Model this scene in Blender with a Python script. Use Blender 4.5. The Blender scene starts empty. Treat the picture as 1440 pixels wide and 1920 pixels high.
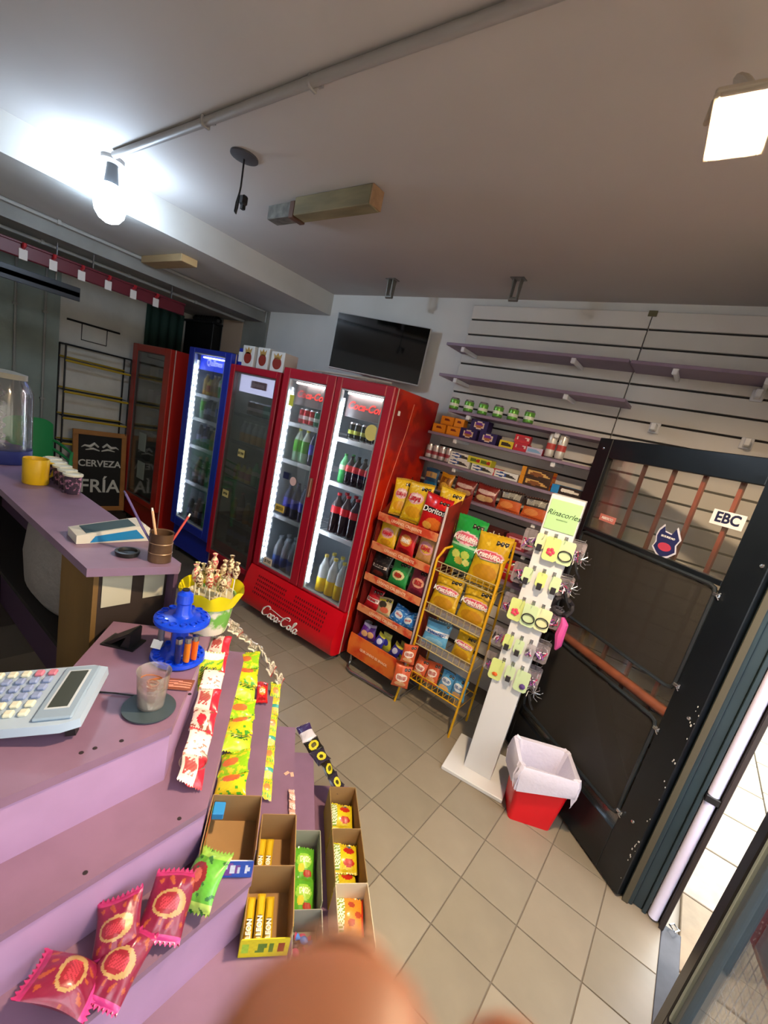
import bpy, math, random
from mathutils import Vector, Matrix
random.seed(7)
R_ = random.Random(11)
S = bpy.context.scene
COL = S.collection

# ------------------------------------------------------------ camera
cam_d = bpy.data.cameras.new('camera')
cam = bpy.data.objects.new('camera', cam_d); COL.objects.link(cam)
CAM = Vector((0, 0, 1.72))
rx = Vector((0.774667, 0.590050, 0.226)); ry = Vector((0.320, -0.059, -0.946)); rz = Vector((-0.544, 0.805, -0.234))
rz.normalize(); rx = (rx - rz * rx.dot(rz)).normalized(); ry = rz.cross(rx)
cam.matrix_world = Matrix(((rx.x, -ry.x, -rz.x, CAM.x), (rx.y, -ry.y, -rz.y, CAM.y), (rx.z, -ry.z, -rz.z, CAM.z), (0, 0, 0, 1)))
cam_d.sensor_fit = 'HORIZONTAL'; cam_d.sensor_width = 27.0
cam_d.lens = 27.0 * 810.814 / 1440
cam_d.shift_x = -8.3 / 1440; cam_d.shift_y = 40.33 / 1440
cam_d.clip_start = 0.008; cam_d.clip_end = 60
cam_d.dof.use_dof = True; cam_d.dof.focus_distance = 1.9; cam_d.dof.aperture_fstop = 6.0
S.camera = cam

# ------------------------------------------------------------ sky, sun, exposure
W = bpy.data.worlds.new('world'); S.world = W; W.use_nodes = True
wb = W.node_tree.nodes['Background']; wb.inputs[0].default_value = (0.86, 0.93, 1.0, 1); wb.inputs[1].default_value = 2.7
sun_d = bpy.data.lights.new('sun', 'SUN'); sun_d.energy = 1.0; sun_d.angle = 0.02; sun_d.color = (1, .95, .86)
sun = bpy.data.objects.new('sun', sun_d); COL.objects.link(sun)
sun.rotation_euler = Vector((-.02, -.45, -1)).to_track_quat('-Z', 'Y').to_euler()
S.view_settings.view_transform = 'Standard'; S.view_settings.look = 'None'
S.view_settings.exposure = 1.65; S.view_settings.gamma = 1.0; S.view_settings.use_curve_mapping = False
BULB_W = 25.0      # radiance of the cool bulb
FLOOD_W = 560.0     # radiance of the warm floodlight
LED_W = 30.0        # fridge LED strips

# ------------------------------------------------------------ colour + materials
def lin(c):
    if isinstance(c, str):
        c = c.lstrip('#'); c = [int(c[i:i + 2], 16) / 255 for i in (0, 2, 4)]
    return tuple((x / 12.92 if x <= .04045 else ((x + .055) / 1.055) ** 2.4) for x in c)
MATS = {}
def mat(name, color='#808080', rough=.5, metal=0., noise=None, bump=None, emit=0., trans=0., coat=0., color2=None, spec=.5, alpha=None, stretch=None, ior=1.45):
    if name in MATS: return MATS[name]
    m = bpy.data.materials.new(name); m.use_nodes = True; nt = m.node_tree; b = nt.nodes['Principled BSDF']
    c = lin(color); b.inputs['Base Color'].default_value = (*c, 1)
    b.inputs['Roughness'].default_value = rough; b.inputs['Metallic'].default_value = metal
    b.inputs['Specular IOR Level'].default_value = spec; b.inputs['IOR'].default_value = ior
    b.inputs['Transmission Weight'].default_value = trans; b.inputs['Coat Weight'].default_value = coat
    if noise or bump:
        tc = nt.nodes.new('ShaderNodeTexCoord'); src = tc.outputs['Object']
        if stretch:
            mp = nt.nodes.new('ShaderNodeMapping'); mp.inputs['Scale'].default_value = stretch; nt.links.new(src, mp.inputs[0]); src = mp.outputs[0]
    if noise:
        n = nt.nodes.new('ShaderNodeTexNoise'); n.inputs['Scale'].default_value = noise[0]; n.inputs['Detail'].default_value = 5
        nt.links.new(src, n.inputs['Vector'])
        r = nt.nodes.new('ShaderNodeValToRGB'); r.color_ramp.elements[0].position = noise[2] if len(noise) > 2 else .35
        r.color_ramp.elements[1].position = noise[3] if len(noise) > 3 else .65
        c2 = lin(color2) if color2 else tuple(x * (1 - noise[1]) for x in c)
        r.color_ramp.elements[0].color = (*c2, 1); r.color_ramp.elements[1].color = (*c, 1)
        nt.links.new(n.outputs['Fac'], r.inputs[0]); nt.links.new(r.outputs[0], b.inputs['Base Color'])
    if bump:
        n2 = nt.nodes.new('ShaderNodeTexNoise'); n2.inputs['Scale'].default_value = bump[0]; n2.inputs['Detail'].default_value = 4
        bp = nt.nodes.new('ShaderNodeBump'); bp.inputs['Strength'].default_value = bump[1]; bp.inputs['Distance'].default_value = bump[2] if len(bump) > 2 else .004
        nt.links.new(src, n2.inputs['Vector']); nt.links.new(n2.outputs['Fac'], bp.inputs['Height']); nt.links.new(bp.outputs[0], b.inputs['Normal'])
    if emit:
        b.inputs['Emission Color'].default_value = (*c, 1); b.inputs['Emission Strength'].default_value = emit
    MATS[name] = m; return m
def printmat(name, rough=.3, coat=.2, bump=None, metal=0.):
    "packaging print: colour comes from the mesh's own printed areas"
    if name in MATS: return MATS[name]
    m = mat(name, '#ffffff', rough, metal, bump=bump, coat=coat); nt = m.node_tree
    a = nt.nodes.new('ShaderNodeAttribute'); a.attribute_name = 'Col'
    nt.links.new(a.outputs['Color'], nt.nodes['Principled BSDF'].inputs['Base Color']); return m
def panemat(name, tint='#ffffff', refl=.08, opacity=0., rough=.02, dcol='#404040'):
    "thin pane: mostly see-through, a share of mirror reflection, optional dusty diffuse share"
    if name in MATS: return MATS[name]
    m = bpy.data.materials.new(name); m.use_nodes = True; nt = m.node_tree; nt.nodes.clear()
    out = nt.nodes.new('ShaderNodeOutputMaterial'); t = nt.nodes.new('ShaderNodeBsdfTransparent'); t.inputs[0].default_value = (*lin(tint), 1)
    g = nt.nodes.new('ShaderNodeBsdfGlossy'); g.inputs['Roughness'].default_value = rough
    fr = nt.nodes.new('ShaderNodeFresnel'); fr.inputs[0].default_value = 1.4
    ma = nt.nodes.new('ShaderNodeMath'); ma.operation = 'ADD'; ma.inputs[1].default_value = refl; ma.use_clamp = True; nt.links.new(fr.outputs[0], ma.inputs[0])
    mu = nt.nodes.new('ShaderNodeMath'); mu.operation = 'MULTIPLY'; mu.inputs[1].default_value = .8; nt.links.new(ma.outputs[0], mu.inputs[0])
    mx = nt.nodes.new('ShaderNodeMixShader'); nt.links.new(mu.outputs[0], mx.inputs[0]); nt.links.new(t.outputs[0], mx.inputs[1]); nt.links.new(g.outputs[0], mx.inputs[2])
    last = mx
    if opacity:
        d = nt.nodes.new('ShaderNodeBsdfDiffuse'); d.inputs[0].default_value = (*lin(dcol), 1)
        m2 = nt.nodes.new('ShaderNodeMixShader'); m2.inputs[0].default_value = opacity
        nt.links.new(mx.outputs[0], m2.inputs[1]); nt.links.new(d.outputs[0], m2.inputs[2]); last = m2
    nt.links.new(last.outputs[0], out.inputs[0]); MATS[name] = m; return m

WHITE = mat('white_paint', '#e6e7e3', .6, noise=(2.0, .08), bump=(30, .08))
CEIL = mat('ceiling_paint', '#bfbab6', .75, noise=(1.2, .07), bump=(18, .06))
PURPLE = mat('purple_laminate', '#a383aa', .42, noise=(9, .08), bump=(60, .04))
PURPLE_SHADED = mat('purple_laminate_shaded', '#83667f', .38, noise=(7, .14), bump=(60, .05))  # same laminate, colour darkened to paint in the shade on the treads
BLACK = mat('black_plastic', '#17181b', .4)
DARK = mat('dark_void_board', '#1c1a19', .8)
CHROME = mat('chrome', '#b9bcc0', .22, .95)
WIREW = mat('white_wire', '#dfe3e6', .35)
RED = mat('red_enamel', '#d20a1c', .28, coat=.3)
DRED = mat('dark_red_enamel', '#a5122a', .3, coat=.2)
GREYIN = mat('fridge_liner', '#9aa6ac', .45)
DGREYIN = mat('fridge_liner_dark', '#a9afa4', .5)
GLASS = panemat('clear_pane', refl=.04)
GLASSD = panemat('dusty_pane', refl=.07, opacity=.06, dcol='#8d9086')
YEL = mat('yellow_enamel', '#dba917', .35)
WHT = mat('white_plastic', '#e6e8ea', .35)
PRINT = printmat('glossy_print', .28, .25, bump=(55, .25, .003))
PRINTC = printmat('card_print', .5, .0)
LED = mat('led_light', '#eaf4ff', .5, emit=LED_W)
TXW = mat('white_print', '#f2f2ee', .5)
TXB = mat('black_print', '#141414', .5)
TXR = mat('red_print', '#c01828', .5)

# ------------------------------------------------------------ mesh builder
class MB:
    def __init__(s): s.V = []; s.F = []; s.M = []; s.C = []; s.sm = []
    def add(s, vs, fs, m=0, cols=None, smooth=False):
        b = len(s.V); s.V += [tuple(v) for v in vs]
        for i, f in enumerate(fs):
            s.F.append(tuple(b + k for k in f)); s.M.append(m if not isinstance(m, list) else m[i]); s.C.append(cols[i] if cols else (1, 1, 1)); s.sm.append(smooth)
        return s
    def box(s, x0, x1, y0, y1, z0, z1, m=0, bev=0.0, rot=None):
        if x1 < x0: x0, x1 = x1, x0
        if y1 < y0: y0, y1 = y1, y0
        if z1 < z0: z0, z1 = z1, z0
        bev = min(bev, (x1 - x0) * .45, (y1 - y0) * .45, (z1 - z0) * .45)
        if bev <= 1e-5:
            vs = [(x, y, z) for x in (x0, x1) for y in (y0, y1) for z in (z0, z1)]
            fs = [(0, 1, 3, 2), (4, 6, 7, 5), (0, 4, 5, 1), (2, 3, 7, 6), (0, 2, 6, 4), (1, 5, 7, 3)]
        else:
            X = (x0, x1); Y = (y0, y1); Z = (z0, z1); vs = []; idx = {}
            for i in (0, 1):
                for j in (0, 1):
                    for k in (0, 1):
                        sx, sy, sz = (1, -1)[i] * bev, (1, -1)[j] * bev, (1, -1)[k] * bev
                        for a, p in enumerate(((X[i], Y[j] + sy, Z[k] + sz), (X[i] + sx, Y[j], Z[k] + sz), (X[i] + sx, Y[j] + sy, Z[k]))):
                            idx[i, j, k, a] = len(vs); vs.append(p)
            g = lambda i, j, k, a: idx[i, j, k, a]
            fs = []
            for i in (0, 1):
                q = [g(i, 0, 0, 0), g(i, 1, 0, 0), g(i, 1, 1, 0), g(i, 0, 1, 0)]; fs.append(q if i else q[::-1])
                q = [g(0, i, 0, 1), g(0, i, 1, 1), g(1, i, 1, 1), g(1, i, 0, 1)]; fs.append(q if i else q[::-1])
                q = [g(0, 0, i, 2), g(1, 0, i, 2), g(1, 1, i, 2), g(0, 1, i, 2)]; fs.append(q if i else q[::-1])
            for i in (0, 1):
                for j in (0, 1):
                    q = [g(i, j, 0, 0), g(i, j, 1, 0), g(i, j, 1, 1), g(i, j, 0, 1)]; fs.append(q if (i == j) else q[::-1])
                    q = [g(i, 0, j, 0), g(i, 0, j, 2), g(i, 1, j, 2), g(i, 1, j, 0)]; fs.append(q if (i == j) else q[::-1])
                    q = [g(0, i, j, 1), g(1, i, j, 1), g(1, i, j, 2), g(0, i, j, 2)]; fs.append(q if (i == j) else q[::-1])
                    for k in (0, 1):
                        q = [g(i, j, k, 0), g(i, j, k, 1), g(i, j, k, 2)]; fs.append(q if (i + j + k) % 2 else q[::-1])
        if rot is not None: vs = [tuple(rot @ Vector(v)) for v in vs]
        return s.add(vs, fs, m)
    def lathe(s, prof, seg=16, c=(0, 0, 0), m=0, smooth=True, rot=None, sx=1., sy=1.):
        "prof: list of (r, z) or (r, z, material)"
        vs = []; fs = []; ms = []
        for p in prof:
            for k in range(seg):
                a = 2 * math.pi * k / seg; v = Vector((p[0] * math.cos(a) * sx, p[0] * math.sin(a) * sy, p[1]))
                if rot is not None: v = rot @ v
                vs.append((v.x + c[0], v.y + c[1], v.z + c[2]))
        for i in range(len(prof) - 1):
            mi = prof[i][2] if len(prof[i]) > 2 else m
            for k in range(seg):
                k2 = (k + 1) % seg; fs.append((i * seg + k, i * seg + k2, (i + 1) * seg + k2, (i + 1) * seg + k)); ms.append(mi)
        return s.add(vs, fs, ms, smooth=smooth)
    def tube(s, pts, r=.005, seg=6, m=0, closed=False):
        pts = [Vector(p) for p in pts]; n = len(pts); vs = []; fs = []
        prev = None
        for i, p in enumerate(pts):
            if closed: t = pts[(i + 1) % n] - pts[i - 1]
            else: t = pts[min(i + 1, n - 1)] - pts[max(i - 1, 0)]
            t.normalize()
            if prev is None:
                u = t.cross(Vector((0, 0, 1)));
                if u.length < .01: u = t.cross(Vector((1, 0, 0)))
            else: u = prev - t * prev.dot(t)
            u.normalize(); prev = u; w = t.cross(u)
            rr = r[i] if isinstance(r, (list, tuple)) else r
            for k in range(seg):
                a = 2 * math.pi * k / seg; vs.append(p + u * (math.cos(a) * rr) + w * (math.sin(a) * rr))
        for i in range(n if closed else n - 1):
            j = (i + 1) % n
            for k in range(seg): k2 = (k + 1) % seg; fs.append((i * seg + k, i * seg + k2, j * seg + k2, j * seg + k))
        if not closed: fs.append(tuple(range(seg))[::-1]); fs.append(tuple((n - 1) * seg + k for k in range(seg)))
        return s.add(vs, fs, m, smooth=seg > 5)
    def prism(s, poly, z0, z1, m=0, axis='z'):
        n = len(poly); f = {'z': lambda a, b, c: (a, b, c), 'y': lambda a, b, c: (a, c, b), 'x': lambda a, b, c: (c, a, b)}[axis]
        vs = [f(p[0], p[1], z0) for p in poly] + [f(p[0], p[1], z1) for p in poly]
        fs = [tuple(range(n))[::-1], tuple(range(n, 2 * n))] + [(i, (i + 1) % n, n + (i + 1) % n, n + i) for i in range(n)]
        return s.add(vs, fs, m)
    def grid(s, fn, nu, nv, design=None, m=0, smooth=True, flip=False):
        vs = [fn(i / nu, j / nv) for j in range(nv + 1) for i in range(nu + 1)]; fs = []; cs = []
        for j in range(nv):
            for i in range(nu):
                a = j * (nu + 1) + i; q = (a, a + 1, a + nu + 2, a + nu + 1); fs.append(q[::-1] if flip else q)
                cs.append(design((i + .5) / nu, (j + .5) / nv) if design else (1, 1, 1))
        return s.add(vs, fs, m, cs, smooth)
    def mesh(s, name, mats):
        me = bpy.data.meshes.new(name); me.from_pydata(s.V, [], s.F)
        for m in (mats if isinstance(mats, (list, tuple)) else [mats]): me.materials.append(m)
        me.polygons.foreach_set('material_index', s.M); me.polygons.foreach_set('use_smooth', s.sm)
        if any(c != (1, 1, 1) for c in s.C):
            at = me.color_attributes.new('Col', 'FLOAT_COLOR', 'CORNER'); d = []
            for f, c in zip(s.F, s.C): d += list((*c, 1)) * len(f)
            at.data.foreach_set('color', d)
        me.update()
        try: me.set_sharp_from_angle(angle=math.radians(40))
        except Exception: pass
        return me
    def build(s, name, mats, parent=None, loc=(0, 0, 0), rotz=0.): return ob(name, s.mesh(name, mats), parent, loc, rotz)

def ob(name, me, parent=None, loc=(0, 0, 0), rot=0.):
    o = bpy.data.objects.new(name, me); COL.objects.link(o); o.location = loc
    o.rotation_euler = (0, 0, rot) if isinstance(rot, (int, float)) else rot
    if parent: o.parent = parent
    return o
def tag(o, label=None, cat=None, group=None, kind=None):
    if label: o['label'] = label
    if cat: o['category'] = cat
    if group: o['group'] = group
    if kind: o['kind'] = kind
    return o
def thing(name, label, cat, loc=(0, 0, 0), rot=0., group=None):
    return tag(ob(name, None, None, loc, rot), label, cat, group)
def struct(name, mb, mats, parent=None, label=None):
    o = mb.build(name, mats, parent)
    if parent is None: o['kind'] = 'structure'
    if label: o['label'] = label
    return o
CACHE = {}
def cached(key, fn):
    if key not in CACHE: CACHE[key] = fn()
    return CACHE[key]
def textmesh(body, size=.1, extrude=.0008, shear=0., bold=0., space=1., align='CENTER'):
    key = ('text', body, size, extrude, shear, bold, space, align)
    if key in CACHE: return CACHE[key]
    cu = bpy.data.curves.new('lettering', 'FONT'); cu.body = body; cu.size = size; cu.extrude = extrude; cu.shear = shear; cu.offset = bold
    cu.space_character = space; cu.align_x = align; cu.align_y = 'CENTER'; cu.resolution_u = 3
    o = bpy.data.objects.new('tmp', cu); COL.objects.link(o)
    dg = bpy.context.evaluated_depsgraph_get(); me = bpy.data.meshes.new_from_object(o.evaluated_get(dg))
    bpy.data.objects.remove(o); bpy.data.curves.remove(cu); me.name = 'lettering'; CACHE[key] = me; return me
def text(body, size, m, parent, loc, rot=(math.pi / 2, 0, 0), name='lettering', **kw):
    me = textmesh(body, size, **kw).copy(); me.materials.clear(); me.materials.append(m)
    return ob(name, me, parent, loc, rot)
ORD = ['first', 'second', 'third', 'fourth', 'fifth', 'sixth', 'seventh', 'eighth', 'ninth', 'tenth', 'eleventh', 'twelfth']
def ordl(i, n):
    if n == 1: return 'only one'
    if i == 0: return 'leftmost'
    if i == n - 1: return 'rightmost'
    return ORD[i] + ' from left'

# ------------------------------------------------------------ setting
TILE = .2485
tile_mats = [mat('tile_%s' % n, c, .36, noise=(6, .10), bump=(25, .05)) for n, c in (('sand', '#8f8676'), ('stone', '#8b8373'), ('cream', '#928a7a'), ('buff', '#888070'))]
fl = struct('floor', MB().box(-5.6, .44, -1.35, 3.05, -.06, -.004), mat('grout', '#716a60', .9))
tmesh = []
for k, tm in enumerate(tile_mats):
    g = .0022
    tmesh.append(MB().box(g, TILE - g, g, TILE - g, -.010, 0, bev=.0012).mesh('tile', tm))
Y0 = 1.806 - 8 * TILE; X0 = .4275 - .006
# column joints measured at x = -0.79, -0.54, -0.29, -0.04, 0.205
nt_ = 0
for i in range(-13, 2):
    for j in range(0, 13):
        x = -.0415 + i * TILE + 0; y = Y0 + j * TILE - TILE
        x1 = min(x + TILE, .428)
        if x > .42 or y > 2.98: continue
        if x < -2.9 and y < 1.0: continue
        if x + TILE > .428:
            o = MB().box(.0022, x1 - x - .002, .0022, TILE - .0022, -.010, 0, bev=.0012).build('tile', tile_mats[(i * 3 + j) % 4], fl, (x, y, 0))
        else:
            o = ob('tile', R_.choice(tmesh), fl, (x, y, 0))
        nt_ += 1
def plane_tiles(): pass
# far floor behind the counter is one stained cement screed
struct('floor_screed', MB().box(-5.55, -2.9 - TILE, -1.3, 2.95, -.012, -.001), mat('screed', '#5b544c', .7, noise=(5, .3)), fl)

struct('wall_back', MB().box(-5.6, .42, 3.0, 3.12, -.06, 2.9), WHITE)
struct('wall_left', MB().box(-5.62, -5.5, -1.35, 3.0, -.06, 2.9), mat('left_wall_paint', '#cdcfca', .7, noise=(4, .14), bump=(14, .25, .01)))
struct('wall_near', MB().box(-5.6, .6, -1.47, -1.35, -.06, 2.9), WHITE)
w = MB(); w.box(.325, .42, 2.115, 3.0, -.06, 2.9); w.box(.45, .57, -1.35, 2.115, 2.25, 2.9); w.box(.45, .57, -1.35, -1.0, -.06, 2.25)
struct('wall_right', w, WHITE)
struct('ceiling', MB().box(-5.6, .57, -1.47, 3.12, 2.74, 2.86), CEIL)
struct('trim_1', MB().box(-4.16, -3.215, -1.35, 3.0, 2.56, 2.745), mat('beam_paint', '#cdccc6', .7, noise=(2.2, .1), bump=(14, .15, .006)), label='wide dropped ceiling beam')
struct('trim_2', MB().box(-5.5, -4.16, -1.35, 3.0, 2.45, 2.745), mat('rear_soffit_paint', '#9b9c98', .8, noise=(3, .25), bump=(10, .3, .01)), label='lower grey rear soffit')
# seam and pilaster patch where the back wall turns
struct('trim_3', MB().box(-4.11, -4.085, 2.975, 3.0, 0, 2.56).box(-4.9, -4.115, 2.985, 3.0, 0, 2.45), mat('old_wall', '#8f918b', .75, noise=(3, .2)), label='greyer wall strip behind the fridges')
struct('trim_4', MB().box(-4.86, -4.5, 2.97, 2.986, 2.1, 2.44, bev=.003), mat('beige_patch', '#b9a48e', .8), label='beige plaster patch')
# left wall door jamb / darker recess with conduits
struct('trim_5', MB().box(-5.5, -5.42, .2, 1.62, 0, 2.45), mat('green_grey_wall', '#8b9a96', .75, noise=(3, .25), bump=(12, .3, .01)), label='darker green-grey wall face')
for y in (1.28, 1.5):
    o = MB().tube([(-5.40, y, .0), (-5.40, y, 2.44)], .011, 8).box(-5.42, -5.385, y - .02, y + .02, 1.2, 1.22).box(-5.42, -5.385, y - .02, y + .02, 2.0, 2.02).build('conduit', mat('grey_conduit', '#8d918f', .5))
    tag(o, 'thin grey vertical conduit on the dark left wall, %s' % ('nearer the counter' if y < 1.4 else 'nearer the wire rack'), 'pipe')

# ------------------------------------------------------------ street outside
out = struct('ground_outside', MB().box(.43, 7, -4, 12, -.12, -.045), mat('pavement_joint', '#8f867a', .9), label='street pavement')
pav = [mat('paving_%d' % k, c, .8, noise=(11, .22), bump=(30, .3)) for k, c in enumerate(('#8a7c66', '#93866f', '#80715c', '#948775'))]
for i in range(6):
    for j in range(14):
        x = .50 + i * .42; y = -.6 + j * .42 + (i % 2) * .1
        MB().box(0, .41, 0, .41, 0, .03 + R_.uniform(-.002, .002), bev=.003).build('paving_slab', R_.choice(pav), out, (x, y, -.05))
struct('trim_6', MB().box(.428, .50, -1.0, 2.06, -.05, -.002, bev=.002), mat('dark_threshold', '#34343b', .55, noise=(20, .3)), label='grey stone threshold')
struct('building_outside', MB().box(7, 7.3, -6, 14, -.1, 5), mat('far_facade', '#b7aa98', .9, noise=(2, .2)), label='pale facade across the street')

# ------------------------------------------------------------ ceiling fittings
t = thing('conduit_pipe', 'long grey ceiling conduit running from the bulb to the top of the picture', 'pipe', (-2.93, 1.075, 2.722))
gm = mat('painted_conduit', '#9a9794', .45)
MB().tube([(0, 0, 0), (.9, .0, 0), (1.6, -.006, 0), (3.37, .0, 0)], .0165, 10).build('pipe', gm, t)
for x in (.86, 1.5, 2.5):
    MB().box(x - .007, x + .007, -.02, .02, -.0205, .018, bev=.003).box(x - .01, x + .01, .018, .04, .01, .018).build('clamp', gm, t)
t = thing('light_bulb', 'glowing cool white bulb hanging in a grey socket under the beam edge', 'light bulb', (-3.035, 1.108, 2.74))
MB().lathe([(0, 0), (.055, 0), (.055, -.018), (.03, -.03), (0, -.03)], 20).build('ceiling_rose', gm, t)
MB().lathe([(0, -.03), (.026, -.03), (.03, -.08), (.036, -.125), (0, -.125)], 16).build('socket', mat('grey_socket', '#55585c', .4), t)
MB().lathe([(0, -.125), (.038, -.125), (.058, -.15), (.074, -.19), (.078, -.225), (.070, -.265), (.048, -.295), (.02, -.309), (.0005, -.312)], 24).build('globe', mat('bulb_glow', '#cfe6ff', .5, emit=BULB_W), t)
t = thing('ceiling_outlet', 'round dark ceiling plate with a short cable and loose black plug', 'cable', (-2.137, 1.304, 2.74))
MB().lathe([(0, 0), (.062, 0), (.062, -.008), (.03, -.014), (0, -.014)], 24).build('plate', mat('dark_plate', '#4a4a4e', .5), t)
MB().tube([(0, 0, -.01), (.002, 0, -.06), (-.004, .004, -.12), (-.002, .0, -.15), (-.018, 0, -.19), (-.022, .0, -.225), (-.012, 0, -.235), (-.004, 0, -.21), (0, 0, -.155), (.014, 0, -.165), (.03, 0, -.175)], .0042, 8).build('cable', BLACK, t)
MB().box(.022, .056, -.014, .014, -.205, -.165, bev=.006).box(.03, .048, -.008, .008, -.222, -.205).build('plug', BLACK, t)
woodm = mat('old_wood', '#8d8260', .75, noise=(14, .35), bump=(40, .3), stretch=(.25, 1, 1))
woode = mat('wood_end', '#a98563', .7, noise=(25, .25))
t = thing('wooden_block', 'long wooden batten box fixed to the ceiling, its cut end facing the door', 'wood block', (-2.16, 1.67, 2.74), -.03)
MB().box(0, .545, -.04, .04, -.085, 0, bev=.004).build('batten', woodm, t)
MB().box(.546, .552, -.038, .038, -.083, -.002).build('end_face', woode, t)
t = thing('wooden_block', 'short dark-edged wooden stub beside the long ceiling batten', 'wood block', (-2.43, 1.70, 2.74), -.03)
MB().box(0, .2, -.035, .04, -.07, 0, bev=.004).build('batten', mat('grey_wood', '#77746b', .7, noise=(20, .5), bump=(40, .3)), t)
MB().box(.2, .24, -.04, .045, -.08, 0, bev=.003).build('end_cap', mat('brown_wood', '#5c3d2c', .6), t)
t = thing('wooden_block', 'pale wooden board under the ceiling beam by the glowing bulb', 'wood block', (-4.1, 1.80, 2.56), 0)
MB().box(0, .62, -.06, .06, -.05, 0, bev=.003).build('board', mat('pale_wood', '#b59a70', .7, noise=(12, .2), stretch=(.2, 1, 1)), t)
MB().box(.621, .626, -.058, .058, -.048, -.002).build('end_face', mat('pale_wood_end', '#c7a877', .7), t)
for k, (x, y, lab) in enumerate(((-2.285, 2.665, 'grey steel hanging bracket on the ceiling above the television'), (-1.30, 2.65, 'grey steel hanging bracket on the ceiling above the slatted wall'))):
    t = thing('ceiling_bracket', lab, 'bracket', (x, y, 2.74))
    br = mat('grey_steel', '#85857f', .4, .6)
    MB().box(-.045, .045, -.03, .03, -.006, 0, bev=.002).build('base_plate', br, t)
    for sx in (-1, 1):
        MB().prism([(-.022, -.005), (.022, -.005), (.014, -.115), (-.014, -.115)], sx * .022 - .003, sx * .022 + .003, axis='x').build('arm', br, t)
    MB().lathe([(.006, -.028), (.013, -.028), (.013, .028), (.006, .028), (.006, -.028)], 12, (0, 0, -.118), rot=Matrix.Rotation(math.pi / 2, 3, 'Y')).build('pivot', br, t)
# warm floodlight
t = thing('floodlight', 'lit warm floodlight hanging from the ceiling at the top right', 'lamp', (-.192, 1.185, 2.47))
t.rotation_euler = (math.radians(-9), math.radians(-3), math.radians(5))
fm = mat('floodlight_body', '#b5aa98', .5)
m_ = MB(); m_.box(-.055, .055, -.078, .078, -.002, .012, bev=.004)
for a, b, c, d in ((-.055, -.044, -.078, .078), (.044, .055, -.078, .078), (-.044, .044, -.078, -.066), (-.044, .044, .066, .078)): m_.box(a, b, c, d, -.011, -.002, bev=.002)
for k in range(5): m_.box(-.045, .045, -.056 + k * .026, -.051 + k * .026, .012, .022)
m_.build('housing', fm, t)
MB().box(-.0435, .0435, -.0655, .0655, -.0125, -.006).build('lens', mat('flood_glow', '#ffdcb2', .5, emit=FLOOD_W), t)
MB().tube([(-.062, 0, .01), (-.062, .02, .07), (.0, .04, .10), (.062, .02, .07), (.062, 0, .01)], .006, 8).build('yoke', fm, t)
MB().tube([(0, .04, .10), (-.02, .10, .18), (-.04, .18, .265)], .012, 8).build('stem', fm, t)

# conduits / rail with tags beneath the rear soffit
for n_, (x, z, lab) in enumerate(((-4.12, 2.545, 'white conduit along the edge of the ceiling beam'), (-4.45, 2.435, 'white conduit under the lower rear soffit'))):
    m_ = MB().tube([(x, .3, z), (x, 1.5, z), (x, 2.95, z)], .012, 8)
    for y in (.6, 1.2, 1.8, 2.4): m_.box(x - .02, x + .02, y - .01, y + .01, z - .014, z + .014)
    tag(m_.build('conduit', mat('white_conduit', '#a9aaa6', .5)), lab, 'pipe')
t = thing('hook_rail', 'dark red hanging rail with white tags above the bar', 'display rail', (-4.2, .55, 2.29))
rm = mat('dark_red_rail', '#5b1420', .45)
MB().box(-.02, .02, 0, 1.62, -.045, .045, bev=.006).box(-.03, .03, 0, 1.62, .04, .055, bev=.003).build('rail', rm, t)
for k, y in enumerate((.14, .30, .475, .645, .82, 1.0, 1.185, 1.365)):
    MB().box(.022, .028, y - .024, y + .024, -.055, .012, bev=.002).build('tag', mat('tag_card', '#c9c2bb', .6), t)
    MB().tube([(.025, y, .02), (.05, y, .03), (.055, y, .05)], .012, 6).build('hook', mat('red_hook', '#9d1c25', .4), t)
for y in (.1, .9, 1.5): MB().tube([(0, y, .05), (0, y, .26)], .006, 6).build('hanger', CHROME, t)
t = thing('steel_shelf', 'dark steel ledge hanging under the red rail at the left edge', 'shelf', (-4.3, .55, 2.13))
MB().box(-.12, .12, -.2, .82, -.02, .02, bev=.004).box(.1, .12, -.2, .82, -.045, .05, bev=.002).build('ledge', mat('dark_steel', '#33363a', .4, .5), t)
for y in (-.1, .7): MB().tube([(0, y, .02), (0, y, .32)], .006, 6).build('hanger', CHROME, t)

# ------------------------------------------------------------ slatted wall
slm = [mat('slat_%d' % k, c, .5, noise=(3, .05)) for k, c in enumerate(('#e4e1da', '#dfdcd4', '#e4e1da'))]
def slatpanel(x0, x1, lab):
    t = thing('slat_panel', lab, 'wall panel', (x0, 2.995, 0))
    MB().box(0, x1 - x0, -.008, 0, .22, 2.688).build('backing', mat('groove_dark', '#3a3735', .8), t)
    L = x1 - x0; me = MB().box(0, L, -.026, -.008, .006, .0955, bev=.002).mesh('slat', slm[0]); me2 = MB().box(0, L, -.026, -.008, .006, .0955, bev=.002).mesh('slat', slm[1])
    z = 2.590
    k = 0
    while z > .25:
        ob('slat', (me, me2)[k % 2], t, (0, 0, z)); z -= .1015; k += 1
    return t
slatpanel(-1.742, -.580, 'white grooved slat panel behind the candy shelves, left half')
slatpanel(-.574, .32, 'white grooved slat panel behind the open door, right half')
tag(MB().box(-.60, -.555, 2.962, 2.969, 2.66, 2.69).build('corner_clip', mat('olive_clip', '#6b6648', .5)), 'small olive clip at the top joint of the slat panels', 'clip')

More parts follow.
